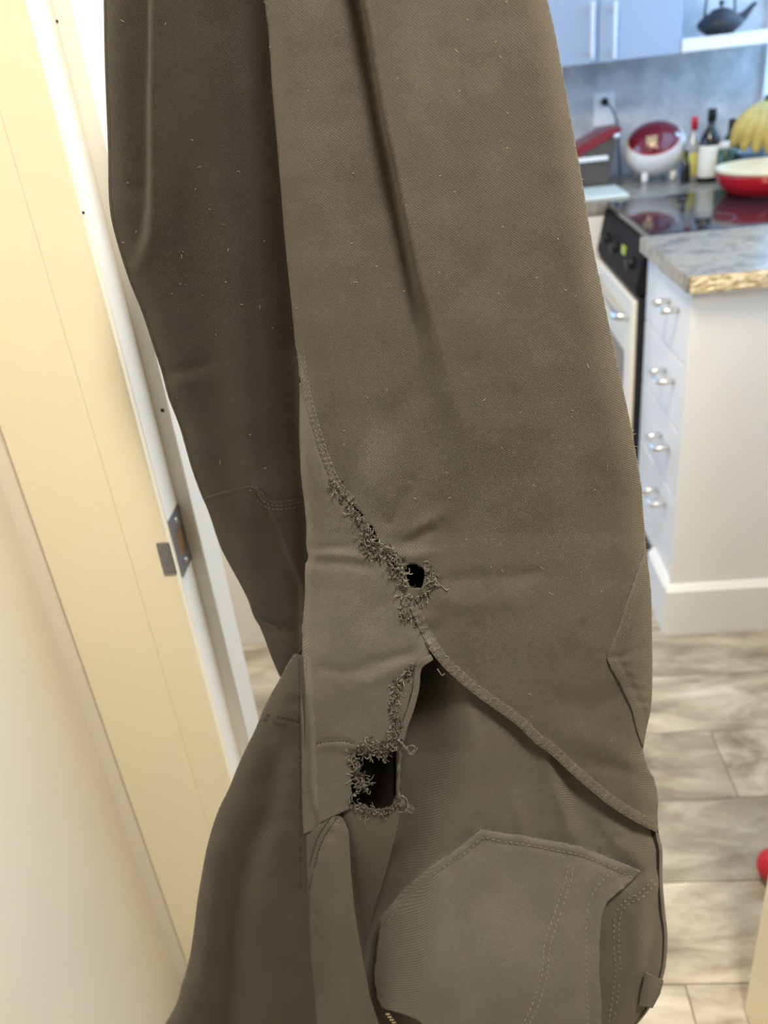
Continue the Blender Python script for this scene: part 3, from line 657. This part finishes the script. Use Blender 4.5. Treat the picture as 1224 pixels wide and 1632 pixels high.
def h_tng(px, py): return h_core(px, py)-0.004-0.044*sm((py-1280)/240)-0.006*np.exp(-((px-np.interp(py, [1290, 1523], [542, 577]))/10)**2)
def h_fly(px, py):
    h = h_core(px, py)*1000-1.0
    h = h+5.0*crease(px, py, [(528, 1330), (532, 1400), (536, 1500), (545, 1640)], 20)-3.5*crease(px, py, [(500, 1440), (508, 1480), (512, 1600)], 10)
    h = h-8.0*np.exp(-np.maximum(0, np.interp(py, [1297, 1326, 1393, 1453, 1523, 1632], [541, 557, 561, 566, 578, 606])-px)/7)
    h = h-1.6*crease(px, py, [(538, 1300), (514, 1338), (500, 1380), (490, 1425)], 4)-1.6*crease(px, py, [(528, 1302), (505, 1336), (492, 1385)], 3.4)
    return h/1000.0
PK = [(600, 1590), (596, 1556), (600, 1514), (607, 1463), (617, 1448), (645, 1416), (687, 1380), (730, 1352), (766, 1323), (798, 1328), (849, 1335), (896, 1344), (930, 1351), (968, 1366), (1021, 1390), (993, 1416), (968, 1437), (959, 1458), (955, 1501), (955, 1556), (959, 1603), (957, 1640), (955, 1690), (690, 1690), (675, 1634), (666, 1626), (645, 1617), (609, 1607)]
def h_pkt(px, py):
    d = dist_pl(px, py, np.array(PK[3:16], float))
    return h_hip(px, py)+(4.0+0.9*np.exp(-((d-7)/5)**2)-0.7*np.exp(-((d-16)/3.5)**2)+12.0*np.exp(-((px-600)/60)**2)*sm((py-1400)/60)+18.0*sm((py-1310)/330))/1000-0.002*np.exp(-((px-940)/12)**2)*sm((py-1400)/40)
SP = [(1029, 872), (1023, 895), (1011, 928), (997, 963), (985, 1001), (973, 1031), (967, 1048), (973, 1063), (988, 1089), (999, 1113), (1008, 1133), (1016, 1166), (1025, 1192)]
def h_sp(px, py):
    d = dist_pl(px, py, np.array(SP, float))
    r_ = 0.8*np.sin((py)*0.33)*np.exp(-((d-22)/8)**2)*sm((py-1050)/10)
    return h_core(px, py)+(2.6+0.8*np.exp(-((d-5)/4)**2)-0.9*np.exp(-((d-17)/4)**2)+r_-1.6*crease(px, py, [(970, 1048), (1000, 1044), (1022, 1030)], 5, 8))/1000

# rear leg
RL_L = [(160, -330), (162, -160), (165, 0), (166, 69), (168, 137), (172, 240), (173, 309), (178, 353), (192, 405), (208, 453), (226, 497), (244, 552), (257, 591), (268, 633), (285, 677), (297, 718), (305, 746), (319, 785), (333, 818), (350, 869), (364, 897), (381, 928), (396, 958), (406, 986), (430, 1020), (458, 1057), (480, 1090), (505, 1150), (525, 1230)]
RL_R = [(520, -330), (520, 200), (535, 600), (550, 1000), (550, 1230)]
RSIL = cat_rom(RL_L, 3); RFOLD = fx([(238, -330), (239, 0), (237, 150), (237, 280), (236, 330), (231, 375), (221, 408), (208, 436)])
RTUCK = fx([(392, 640), (405, 775), (425, 811), (446, 855), (463, 900), (480, 938)])
def h_rear(px, py):
    d = dist_pl(px, py, RSIL)
    h = -15.0*(1-np.clip(d/40.0, 0, 1))**2.4-60.0
    a = np.interp(py, [-300, 300, 380, 440], [14, 13, 8, 0])
    h = h+folds(px, py, RFOLD, a, np.interp(py, [0, 300, 430], [4, 6, 14]), 110, 34, 0.9)
    h = h+6.0*np.exp(-((px-np.interp(py, [0, 350, 700, 800], [300, 375, 398, 402]))/np.interp(py, [0, 400], [40, 30]))**2)-7.0*np.exp(-((px-np.interp(py, [0, 400, 760], [398, 438, 470]))/36)**2)*(1-sm((py-700)/90))
    h = h-4.0*np.exp(-((px-np.interp(py, [260, 500, 760], [290, 322, 372]))/26)**2)*sm((py-240)/120)*(1-sm((py-720)/70))
    t = px-RTUCK(py); on = sm((py-745)/40)
    h = h+on*(6.0*sm((t+7)/14)*np.exp(-np.maximum(t, 0)/50)-1.5*np.exp(-np.maximum(-t, 0)/20)*(t < 0))
    h = h-2.0*crease(px, py, [(262, 595), (300, 590), (345, 575)], 9)+2.0*crease(px, py, [(270, 615), (320, 605)], 10)-5.0*crease(px, py, [(420, 1010), (450, 1003), (484, 1010)], 12)
    h = h-1.2*crease(px, py, [(172, 285), (200, 300), (235, 305)], 12)
    h = h-24.0*np.clip(1-(px-np.interp(py, [0, 400, 1000], [165, 190, 400]))/280, 0, 1.2)
    h = h-34.0*np.clip((py-100)/900, 0, 1.0)**1.3
    h = h+1.2*vnoise(px, py, 60, 9)
    return h/1000.0
KS = [(325, 794), (333, 791), (345, 787), (370, 780), (390, 775), (400, 775), (410, 779), (419, 788), (428, 796), (440, 799), (455, 798), (485, 793), (530, 790)]
def h_knee(px, py):
    d = dist_pl(px, py, cat_rom(KS)); return h_rear(px, py)+(1.4+0.8*np.exp(-((d-3)/3)**2)-0.6*np.exp(-((d-9)/3)**2))/1000

def cloth(name, brown, grey, bumpk=1.0):
    m = bpy.data.materials.new(name); m.use_nodes = True; nt = m.node_tree; b = nt.nodes['Principled BSDF']; L = nt.links.new
    N = lambda t: nt.nodes.new(t)
    tc = N('ShaderNodeTexCoord')
    at_ = N('ShaderNodeAttribute'); at_.attribute_name = 'wear'
    mx = N('ShaderNodeMix'); mx.data_type = 'RGBA'; mx.inputs['A'].default_value = brown+(1,); mx.inputs['B'].default_value = grey+(1,)
    L(at_.outputs['Fac'], mx.inputs['Factor'])
    waves = []
    for ang, s_ in ((50, 225), (-38, 240)):
        mp = N('ShaderNodeMapping'); mp.inputs['Rotation'].default_value = (0, R(ang), 0); L(tc.outputs['Object'], mp.inputs[0])
        wv = N('ShaderNodeTexWave'); wv.wave_type = 'BANDS'; wv.bands_direction = 'X'; wv.inputs['Scale'].default_value = s_; wv.inputs['Distortion'].default_value = 0.6
        wv.inputs['Detail'].default_value = 1.0; wv.inputs['Detail Scale'].default_value = 0.3
        L(mp.outputs[0], wv.inputs['Vector']); waves.append(wv)
    mu = N('ShaderNodeMath'); mu.operation = 'MULTIPLY'; L(waves[0].outputs['Fac'], mu.inputs[0]); L(waves[1].outputs['Fac'], mu.inputs[1])
    nz = N('ShaderNodeTexNoise'); nz.inputs['Scale'].default_value = 28; nz.inputs['Detail'].default_value = 5; L(tc.outputs['Object'], nz.inputs['Vector'])
    n2 = N('ShaderNodeTexNoise'); n2.inputs['Scale'].default_value = 900; n2.inputs['Detail'].default_value = 2; L(tc.outputs['Object'], n2.inputs['Vector'])
    v1 = N('ShaderNodeMapRange'); v1.inputs['To Min'].default_value = 0.84; v1.inputs['To Max'].default_value = 1.16; L(nz.outputs['Fac'], v1.inputs['Value'])
    v2 = N('ShaderNodeMapRange'); v2.inputs['To Min'].default_value = 0.68; v2.inputs['To Max'].default_value = 1.95; L(mu.outputs[0], v2.inputs['Value'])
    v3 = N('ShaderNodeMapRange'); v3.inputs['From Min'].default_value = 0.3; v3.inputs['From Max'].default_value = 0.7; v3.inputs['To Min'].default_value = 0.86; v3.inputs['To Max'].default_value = 1.16; L(n2.outputs['Fac'], v3.inputs['Value'])
    p1 = N('ShaderNodeMath'); p1.operation = 'MULTIPLY'; L(v1.outputs[0], p1.inputs[0]); L(v2.outputs[0], p1.inputs[1])
    p2 = N('ShaderNodeMath'); p2.operation = 'MULTIPLY'; L(p1.outputs[0], p2.inputs[0]); L(v3.outputs[0], p2.inputs[1])
    sc2 = N('ShaderNodeVectorMath'); sc2.operation = 'SCALE'; L(mx.outputs['Result'], sc2.inputs[0]); L(p2.outputs[0], sc2.inputs['Scale'])
    L(sc2.outputs[0], b.inputs['Base Color'])
    b.inputs['Roughness'].default_value = 0.92; b.inputs['Specular IOR Level'].default_value = 0.18
    b.inputs['Sheen Weight'].default_value = 0.22; b.inputs['Sheen Roughness'].default_value = 0.5; b.inputs['Sheen Tint'].default_value = (0.8, 0.74, 0.62, 1)
    ad = N('ShaderNodeMath'); ad.operation = 'ADD'; L(mu.outputs[0], ad.inputs[0]); L(n2.outputs['Fac'], ad.inputs[1])
    bp = N('ShaderNodeBump'); bp.inputs['Strength'].default_value = 0.6*bumpk; bp.inputs['Distance'].default_value = 0.0006; L(ad.outputs[0], bp.inputs['Height'])
    L(bp.outputs[0], b.inputs['Normal']); return m
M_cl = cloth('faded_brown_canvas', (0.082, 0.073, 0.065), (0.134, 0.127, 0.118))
M_dk = cloth('shaded_brown_canvas', (0.038, 0.033, 0.030), (0.080, 0.074, 0.067))  # darker copy of the canvas; shade on the rear cloth put into its colour
M_in = cloth('shade_black_inside', (0.010, 0.009, 0.008), (0.012, 0.011, 0.010), 0.4)  # near-black canvas copy; the darkness inside the holes is put into its colour
M_th = mat('olive_brown_thread', (0.20, 0.18, 0.145), 0.9, var=0.25, scale=300)
M_thl = mat('pale_olive_thread', (0.25, 0.23, 0.185), 0.9, var=0.25, scale=300)
M_thd = mat('frayed_grey_thread', (0.20, 0.185, 0.16), 0.9, var=0.5, scale=300)

tr = thing('trousers', 'dark brown canvas work trousers hanging upside down with torn crotch', 'trousers', (0.0, 0.60, 0.36))
WEAR_LINES = [(cat_rom(SEAM), 14, 0.55), (cat_rom([(p[0]+2, p[1]) for p in LEG_L[10:]]), 7, 0.7), (np.array(PK[3:16], float), 5, 0.6), (np.array(SP, float), 5, 0.45),
              (cat_rom([(489, 1048), (496, 1131), (500, 1197), (501, 1249), (504, 1286)]), 3.5, 0.9)]
def wear_of(px, py, base):
    wv = np.full(px.shape, float(base))
    wv += 0.55*G(px, py, 590, 750, 28, 75, 14)+0.5*G(px, py, 664, 886, 30, 12)+0.35*G(px, py, 560, 1000, 90, 130)
    for pl, wd, k in WEAR_LINES: wv += k*np.exp(-(dist_pl(px, py, pl)/wd)**2)
    return np.clip(wv+0.25*vnoise(px, py, 40, 21), 0, 1)
def sheet(name, poly, hf, m, parent, holes=(), s=4.0, extra=0.0, wear=0.0, thick=0.0012, back=False):
    poly = np.array(poly, float); lo, hi = poly.min(0)-s*1.5, poly.max(0)+s*1.5
    xs = np.arange(lo[0], hi[0]+s, s); ys = np.arange(lo[1], hi[1]+s, s); nx, ny = len(xs), len(ys)
    gx, gy = np.meshgrid(xs, ys); px, py = gx.ravel(), gy.ravel()
    ins = inside(px, py, poly)
    for hl in holes: ins &= ~inside(px, py, hl)
    I = ins.reshape(ny, nx)
    keep = I[:-1, :-1] | I[:-1, 1:] | I[1:, :-1] | I[1:, 1:]
    idx = np.arange(nx*ny).reshape(ny, nx)
    q = np.stack([idx[:-1, :-1][keep], idx[1:, :-1][keep], idx[1:, 1:][keep], idx[:-1, 1:][keep]], 1)
    used = np.unique(q); out = used[~ins[used]]
    ox, oy = px[out], py[out]; bd, bx, by = dist_pl(ox, oy, poly, True, True)
    for hl in holes:
        d2, b2, c2 = dist_pl(ox, oy, np.array(hl, float), True, True); mk = d2 < bd
        bd = np.where(mk, d2, bd); bx = np.where(mk, b2, bx); by = np.where(mk, c2, by)
    px[out] = bx; py[out] = by
    remap = np.full(nx*ny, -1); remap[used] = np.arange(len(used)); q = remap[q]
    X, Yy = px[used], py[used]
    h = hf(X, Yy)+extra
    P = atv(X, Yy, YP(Yy)-h)-np.array(rootloc(parent))
    if back: q = q[:, ::-1]
    me = bpy.data.meshes.new(name)
    me.vertices.add(len(P)); me.vertices.foreach_set('co', P.astype(np.float32).ravel())
    me.loops.add(q.size); me.loops.foreach_set('vertex_index', q.ravel().astype(np.int32))
    me.polygons.add(len(q)); me.polygons.foreach_set('loop_start', np.arange(0, q.size, 4, dtype=np.int32))
    me.polygons.foreach_set('use_smooth', np.ones(len(q), bool))
    me.update(calc_edges=True); me.validate()
    a = me.attributes.new('wear', 'FLOAT', 'POINT'); a.data.foreach_set('value', (wear_of(X, Yy, wear) if wear is not None else np.zeros(len(P))).astype(np.float32))
    me.materials.append(m)
    o = bpy.data.objects.new(name, me); C.objects.link(o); o.parent = parent
    if thick:
        sd = o.modifiers.new('thickness', 'SOLIDIFY'); sd.thickness = thick; sd.offset = -1
    return o
def h_back(px, py):
    d = np.minimum(dist_pl(px, py, SIL_L), dist_pl(px, py, SIL_R)); return -0.0175-0.065*sm(d/120)
def h_rback(px, py): return h_rear(px, py)-0.0015-0.022*sm(dist_pl(px, py, RSIL)/80)
seam, diag = cat_rom(SEAM), cat_rom(DIAG)
legl = cat_rom(LEG_L); cut = [p for p in legl if p[1] < 556]
HOLES = (HOLE1, HOLE2, GAP1, GAP2)
lp = np.vstack([cut, seam, diag[1:], [p for p in SIL_R[::-1] if p[1] < 1326]])
sheet('front_leg', lp, h_leg, M_cl, tr, HOLES, 4.0, 0, 0.05)
gl = [p for p in legl if p[1] > 552]
gp = np.vstack([gl, [(481, 1040), (480, 1060), (480, 1110), (481, 1200), (482, 1300), (484, 1330), (497, 1325), (513, 1310), (540, 1297), (556, 1290), (560, 1262), (559, 1232), (561, 1205), (572, 1200), (604, 1203), (626, 1185), (634, 1178), (639, 1157), (649, 1129), (657, 1097), (662, 1064), (687, 1046)], seam[::-1]])
sheet('crotch_gusset', gp, h_gus, M_cl, tr, HOLES, 3.5, 0.0003, 0.45)
sl = [p for p in SIL_L if p[1] > 1040]
st_line = [(480, 1045), (480, 1110), (481, 1200), (482, 1300), (483, 1380), (486, 1440), (489, 1520), (499, 1632), (505, 1700)]
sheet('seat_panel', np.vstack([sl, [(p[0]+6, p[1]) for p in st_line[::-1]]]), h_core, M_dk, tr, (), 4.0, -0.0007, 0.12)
fp = [(478, 1322), (497, 1325), (513, 1310), (540, 1297), (549, 1308), (556, 1326), (560, 1393), (565, 1453), (577, 1523), (590, 1590), (606, 1640), (612, 1700), (500, 1700), (494, 1632), (484, 1520), (481, 1440)]
sheet('fly_panel', fp, h_fly, M_cl, tr, (), 4.0, -0.0002, 0.22)
tg = cat_rom([(536, 1285), (560, 1283), (572, 1286), (594, 1293), (606, 1296), (622, 1289), (638, 1284), (637, 1300), (628, 1340), (614, 1393), (597, 1446), (584, 1498), (579, 1535), (572, 1523), (560, 1453), (554, 1393), (550, 1326), (536, 1285)], 3)[:-1]
sheet('torn_flap', tg, h_tng, M_cl, tr, (HOLE2,), 3.5, -0.0008, 0.18)
hp = np.vstack([[(690, 1025)], [(p[0]+6, p[1]-12) for p in diag[2:-2]], [(1042, 1318)], [p for p in SIL_R if p[1] > 1320], [(690, 1700), (600, 1700), (560, 1560), (556, 1450), (600, 1330), (631, 1270), (632, 1180), (640, 1120), (655, 1060)]])
sheet('hip_panel', hp, h_hip, M_cl, tr, (), 4.0, -0.001, 0.35)
sheet('back_pocket', PK, h_pkt, M_cl, tr, (), 3.5, 0, 0.85, 0.0016)
spp = np.vstack([SP, [p for p in SIL_R[::-1] if 872 < p[1] < 1192]])
sheet('side_pocket', spp, h_sp, M_cl, tr, (), 3.0, 0, 0.12, 0.0016)
SILI = np.vstack([SIL_L+np.array([5.0, 0]), (SIL_R-np.array([5.0, 0]))[::-1]])
sheet('rear_panel', SILI, h_back, M_in, tr, (), 8.0, 0, None, 0.001, True)
rl = np.vstack([RSIL, np.array(RL_R[::-1], float)])
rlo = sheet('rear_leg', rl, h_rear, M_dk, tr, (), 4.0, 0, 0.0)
rli = np.vstack([RSIL+np.array([5.0, 0]), np.array(RL_R[::-1], float)])
sheet('rear_leg_back_sheet', rli, h_rback, M_in, tr, (), 8.0, 0, None, 0.001, True)
kp = np.vstack([cat_rom(KS), [(550, 1000), (550, 1230)], [p for p in RSIL[::-1] if p[1] > 797]])
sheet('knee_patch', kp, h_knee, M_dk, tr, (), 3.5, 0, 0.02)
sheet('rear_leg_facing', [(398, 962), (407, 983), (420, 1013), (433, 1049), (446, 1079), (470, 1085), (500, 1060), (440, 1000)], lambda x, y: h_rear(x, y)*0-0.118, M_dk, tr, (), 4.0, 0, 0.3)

# raised felled seams
def offset_pl(pl, d):
    t = np.gradient(pl, axis=0); t /= np.linalg.norm(t, axis=1)[:, None]; n = np.stack([t[:, 1], -t[:, 0]], 1); return pl+n*d
def band(name, pl, a, b, hf, extra, wear=0.2):
    pl = np.array(pl, float); poly = np.vstack([offset_pl(pl, a), offset_pl(pl, b)[::-1]]); return sheet(name, poly, hf, M_cl, tr, HOLES, 2.6, extra, wear, 0.0012)
def rip(hf, pl, k=0.5, f=0.5):
    p0 = pl[0]
    return lambda x, y: hf(x, y)+k*np.sin(np.hypot(x-p0[0], y-p0[1])*f+2*vnoise(x, y, 9, 5))/1000
band('felled_seam', diag[:-6], 0, 17, rip(h_leg, diag, 0.45, 0.55), 0.0011, 0.3)
up_seam = cat_rom(SEAM[1:8]); band('felled_seam', up_seam, 0, 12, rip(h_leg, up_seam, 0.35, 0.6), 0.0009, 0.25)
dn_seam = cat_rom([(655, 968), (664, 990), (674, 1010), (684, 1026), (693, 1040)]); band('felled_seam', dn_seam, -2, 13, rip(h_leg, dn_seam, 0.8, 0.5), 0.0012, 0.35)

# stitches
def stitch(name, lines, hf, pitch=8.5, fill=0.62, rad=0.00032, lift=0.0006, m=None):
    bm = bmesh.new()
    for pts in lines:
        pl = cat_rom(pts, 8); seg = np.r_[0, np.cumsum(np.hypot(*np.diff(pl, axis=0).T))]
        ts = np.arange(0, seg[-1]-pitch*fill, pitch)
        ax, ay = np.interp(ts, seg, pl[:, 0]), np.interp(ts, seg, pl[:, 1]); bx, by = np.interp(ts+pitch*fill, seg, pl[:, 0]), np.interp(ts+pitch*fill, seg, pl[:, 1])
        mxx, myy = (ax+bx)/2, (ay+by)/2
        A = atv(ax, ay, YP(ay)-hf(ax, ay)-lift*0.3); B = atv(bx, by, YP(by)-hf(bx, by)-lift*0.3); Mm = atv(mxx, myy, YP(myy)-hf(mxx, myy)-lift)
        for a, c_, b in zip(A, Mm, B):
            if rnd.random() < 0.06: continue
            bm_tube(bm, [a, c_, b], [rad*0.6, rad, rad*0.6], 4)
    o = from_bm(name, bm, m or M_th, tr, True); o['kind'] = 'stuff'; return o
off = lambda pts, d: [tuple(p) for p in offset_pl(cat_rom(pts, 3), d)]
lift = lambda hf, e: (lambda x, y: hf(x, y)+e)
stitch('seam_stitching', [off(DIAG, 5), off(DIAG, 14), off(SEAM[:7], 4), off(SEAM[:7], 11)], lift(h_leg, 0.0012), 8.0, 0.6)
stitch('pocket_stitching', [[(906, 1378), (900, 1407), (883, 1458), (868, 1505), (864, 1552), (849, 1599), (834, 1632), (824, 1660)], [(914, 1382), (909, 1407), (892, 1460), (877, 1508), (872, 1554), (858, 1602), (844, 1632), (836, 1660)],
    [(985, 1382), (962, 1402), (946, 1422), (936, 1450), (934, 1518), (936, 1600), (937, 1660)], off(PK[3:15], -13)], h_pkt, 9.5, 0.62, 0.00042, 0.0011, M_thl)
stitch('hip_stitching', [[(1046, 1408), (1024, 1430), (1002, 1441), (988, 1463), (987, 1518), (989, 1552), (978, 1632)], [(1040, 1402), (1018, 1424), (996, 1436), (980, 1462), (979, 1518), (981, 1552), (970, 1632)]], h_hip, 9.0, 0.6, 0.0004, 0.0011, M_thl)
stitch('side_pocket_stitching', [[(1029, 904), (1021, 930), (1008, 963), (1002, 992), (992, 1022)], [(980, 1050), (996, 1078), (1011, 1113), (1017, 1128)]], h_sp, 6.5, 0.6, 0.0003)
stitch('seat_stitching', [[(477, 1050), (477, 1110), (478, 1200), (479, 1300), (479, 1420)], [(424, 1138), (450, 1143), (478, 1148)], [(420, 1146), (448, 1153), (476, 1158)]], lift(h_core, 0.0003), 8.0, 0.75, 0.0005, 0.0012, mat('dark_brown_thread', (0.022, 0.018, 0.015), 0.95))
DKT = mat('dark_brown_thread')
stitch('fly_stitching', [[(537, 1303), (513, 1341), (500, 1386), (490, 1430)], [(528, 1301), (505, 1338), (492, 1386)]], h_fly, 7.0, 0.8, 0.0005, 0.0012, DKT)
stitch('gusset_stitching', [[(503, 1185), (530, 1181), (552, 1181), (562, 1186)]], h_gus, 6.0, 0.8, 0.0004, 0.0014, DKT)
stitch('knee_stitching', [off(KS[5:], -7), off(KS[7:], -13)], h_knee, 7.0, 0.6, 0.0003)

# frayed threads along the tears
def fray(name, specs, m, seed):
    r_ = random.Random(seed); bm = bmesh.new()
    for pts, hf, n, ln, spread, bias in specs:
        pl = cat_rom(pts, 6); seg = np.r_[0, np.cumsum(np.hypot(*np.diff(pl, axis=0).T))]
        for k in range(n):
            t = r_.random()*seg[-1]; x = np.interp(t, seg, pl[:, 0])+r_.gauss(0, spread); y = np.interp(t, seg, pl[:, 1])+r_.gauss(0, spread)
            ang = r_.gauss(R(bias), 1.0); L_ = ln*(0.5+r_.random()*1.0); curl = r_.gauss(0, 0.75); z = 0.0006; Q = []
            ns = 8
            for q in range(ns):
                Q.append((x, y, z)); x += math.cos(ang)*L_/ns; y += math.sin(ang)*L_/ns; ang += curl+r_.gauss(0, 0.35); z = max(0.0003, z+r_.gauss(0.0003, 0.0007))
            Q = np.array(Q); hh = hf(Q[:, 0], Q[:, 1]); P = atv(Q[:, 0], Q[:, 1], YP(Q[:, 1])-hh-Q[:, 2])
            bm_tube(bm, P, 0.00024+0.00026*r_.random(), 3, False)
    o = from_bm(name, bm, m, tr, True); o['kind'] = 'stuff'; return o
T1 = [(526, 762), (541, 786), (556, 804), (575, 830), (588, 850), (600, 870), (622, 882), (637, 908), (645, 930)]
FR = [
    (T1, h_leg, 150, 11, 5, 90), ([(585, 850), (592, 870), (612, 880)], h_leg, 110, 13, 6, 120), ([(618, 876), (632, 900), (640, 918)], h_leg, 100, 12, 6, 90),
    ([(676, 902), (688, 912), (690, 930), (676, 948), (660, 956), (646, 950), (641, 932)], h_leg, 80, 11, 3, 150), ([(680, 900), (694, 918), (692, 932)], h_leg, 16, 20, 3, 60),
    ([(642, 962), (642, 985), (652, 980), (662, 992), (670, 1000)], h_leg, 45, 10, 3, 80),
    ([(570, 1196), (590, 1192), (612, 1194), (630, 1182)], h_gus, 150, 13, 6, 90), ([(562, 1200), (566, 1225), (574, 1250), (586, 1250)], h_gus, 120, 12, 5, 60),
    ([(656, 1066), (646, 1082), (634, 1090), (630, 1110), (628, 1130), (632, 1150)], h_gus, 110, 11, 4, 180), ([(632, 1150), (630, 1170), (620, 1180), (632, 1184)], h_gus, 60, 10, 4, 90),
    ([(558, 1262), (556, 1282), (574, 1284), (592, 1292), (612, 1292), (630, 1284), (642, 1276)], h_tng, 110, 9, 3, 90), ([(586, 1288), (588, 1300)], h_tng, 10, 14, 2, 95), ([(636, 1272), (644, 1280), (646, 1290)], h_tng, 30, 12, 3, 90)]
half = lambda k: [(a, b, int(n*k), c_, d, e) for a, b, n, c_, d, e in FR]
fray('frayed_threads', half(0.55), M_thd, 3)
fray('frayed_threads', half(0.5), mat('dark_frayed_thread', (0.075, 0.066, 0.056), 0.9, var=0.3, scale=300), 11)
fray('frayed_threads', half(0.25), mat('pale_frayed_thread', (0.27, 0.255, 0.225), 0.9, var=0.3, scale=300), 19)
def strands(name, lines, hf, rad, m):
    bm = bmesh.new()
    for pts, z in lines:
        pl = cat_rom(pts, 5); hh = hf(pl[:, 0], pl[:, 1]); zz = z+0.0006*np.sin(np.arange(len(pl))*1.3)
        bm_tube(bm, atv(pl[:, 0], pl[:, 1], YP(pl[:, 1])-hh-zz), rad*(0.8+0.3*np.sin(np.arange(len(pl))*0.9)), 6)
    return from_bm(name, bm, m, tr, True)
strands('torn_edge_cord', [([(634, 1178), (634, 1190), (638, 1205), (636, 1222), (636, 1240), (634, 1255), (637, 1270), (643, 1282)], 0.001)], h_gus, 0.0017, M_cl)
for ln in (([(634, 1178), (642, 1188), (650, 1198), (658, 1198), (662, 1191), (655, 1188), (648, 1192), (652, 1201), (660, 1200), (665, 1192)], 0.004),
    ([(634, 1180), (641, 1184), (649, 1194), (658, 1203)], 0.0045), ([(640, 1268), (648, 1274), (650, 1286), (646, 1292)], 0.003), ([(676, 905), (688, 915), (695, 925), (712, 940), (716, 934)], 0.002), ([(697, 1066), (704, 1076), (708, 1074)], 0.002)):
    strands('loose_thread', [ln], h_gus, 0.0005, M_thd)
band('torn_strip', cat_rom([(686, 1044), (664, 1062), (659, 1098), (651, 1129), (641, 1157), (636, 1178)]), -1, 9, lambda x, y: h_gus(x, y), 0.0018, 0.5)

# belt loop, waist edge and zip
bl = [(1029, 1551), (1058, 1563), (1052, 1585), (1040, 1607), (1018, 1604), (1022, 1580)]
sheet('belt_loop', bl, lambda x, y: h_hip(x, y)*0.4+0.006-0.006*((x-1036)/22)**2, M_cl, tr, (), 3.0, 0, 0.35, 0.002)
bm = bmesh.new()
for k in range(7):
    x, y = 618+3.2*k, 1616+4.4*k; c = at(x, y, YP(np.array([y]))[0]+0.006)
    bm_box(bm, c-np.array([0.0022, 0.001, 0.0007]), c+np.array([0.0022, 0.001, 0.0007]), 0.0003)
zp = from_bm('zip', bm, mat('brass_zip', (0.42, 0.36, 0.22), 0.35, 0.9), tr); zp['label'] = 'small brass zip teeth'
c = at(617, 1630, 0.562); o = box('care_tag', c+np.array([-0.006, -0.0005, -0.006]), c+np.array([0.005, 0.0005, 0.003]), M_paper, tr, 0.0003); o['label'] = 'small white care tag'
# lint
bm = bmesh.new()
for k in range(130):
    x = rnd.uniform(440, 1000); y = rnd.uniform(-20, 1000) if k < 95 else rnd.uniform(1100, 1600)
    if k % 4 == 0: x = rnd.uniform(190, 440); y = rnd.uniform(20, 760)
    q = np.array([[x, y]]); ok_l = inside(q[:, 0], q[:, 1], lp)[0]; ok_r = inside(q[:, 0], q[:, 1], rl)[0]
    if not (ok_l or ok_r): continue
    hf = h_leg if ok_l else h_rear
    a = rnd.random()*6.28; L_ = rnd.choice((1.5, 2, 2.5, 4, 8)); Q = []
    for s_ in range(4): Q.append((x, y)); x += math.cos(a)*L_/3; y += math.sin(a)*L_/3; a += rnd.gauss(0, 0.6)
    Q = np.array(Q); P = atv(Q[:, 0], Q[:, 1], YP(Q[:, 1])-hf(Q[:, 0], Q[:, 1])-0.0004)
    bm_tube(bm, P, 0.00018 if L_ > 3 else 0.0003, 3, True)
for k in range(110):
    i = rnd.randrange(5, 80); x, y = SIL_R[min(i, len(SIL_R)-1)]
    if y > 1150: continue
    y += rnd.uniform(-6, 6); x -= 2; a = rnd.gauss(0, 0.7); Q = []
    for s_ in range(4): Q.append((x, y)); x += math.cos(a)*rnd.uniform(1, 2.6); y += math.sin(a)*2; a += rnd.gauss(0, 0.5)
    Q = np.array(Q); bm_tube(bm, atv(Q[:, 0], Q[:, 1], YP(Q[:, 1])+0.016), 0.00012, 3, True)
o = from_bm('lint', bm, mat('pale_lint', (0.42, 0.38, 0.30), 0.9), tr, True); o['kind'] = 'stuff'; o['label'] = 'scattered pale lint specks'
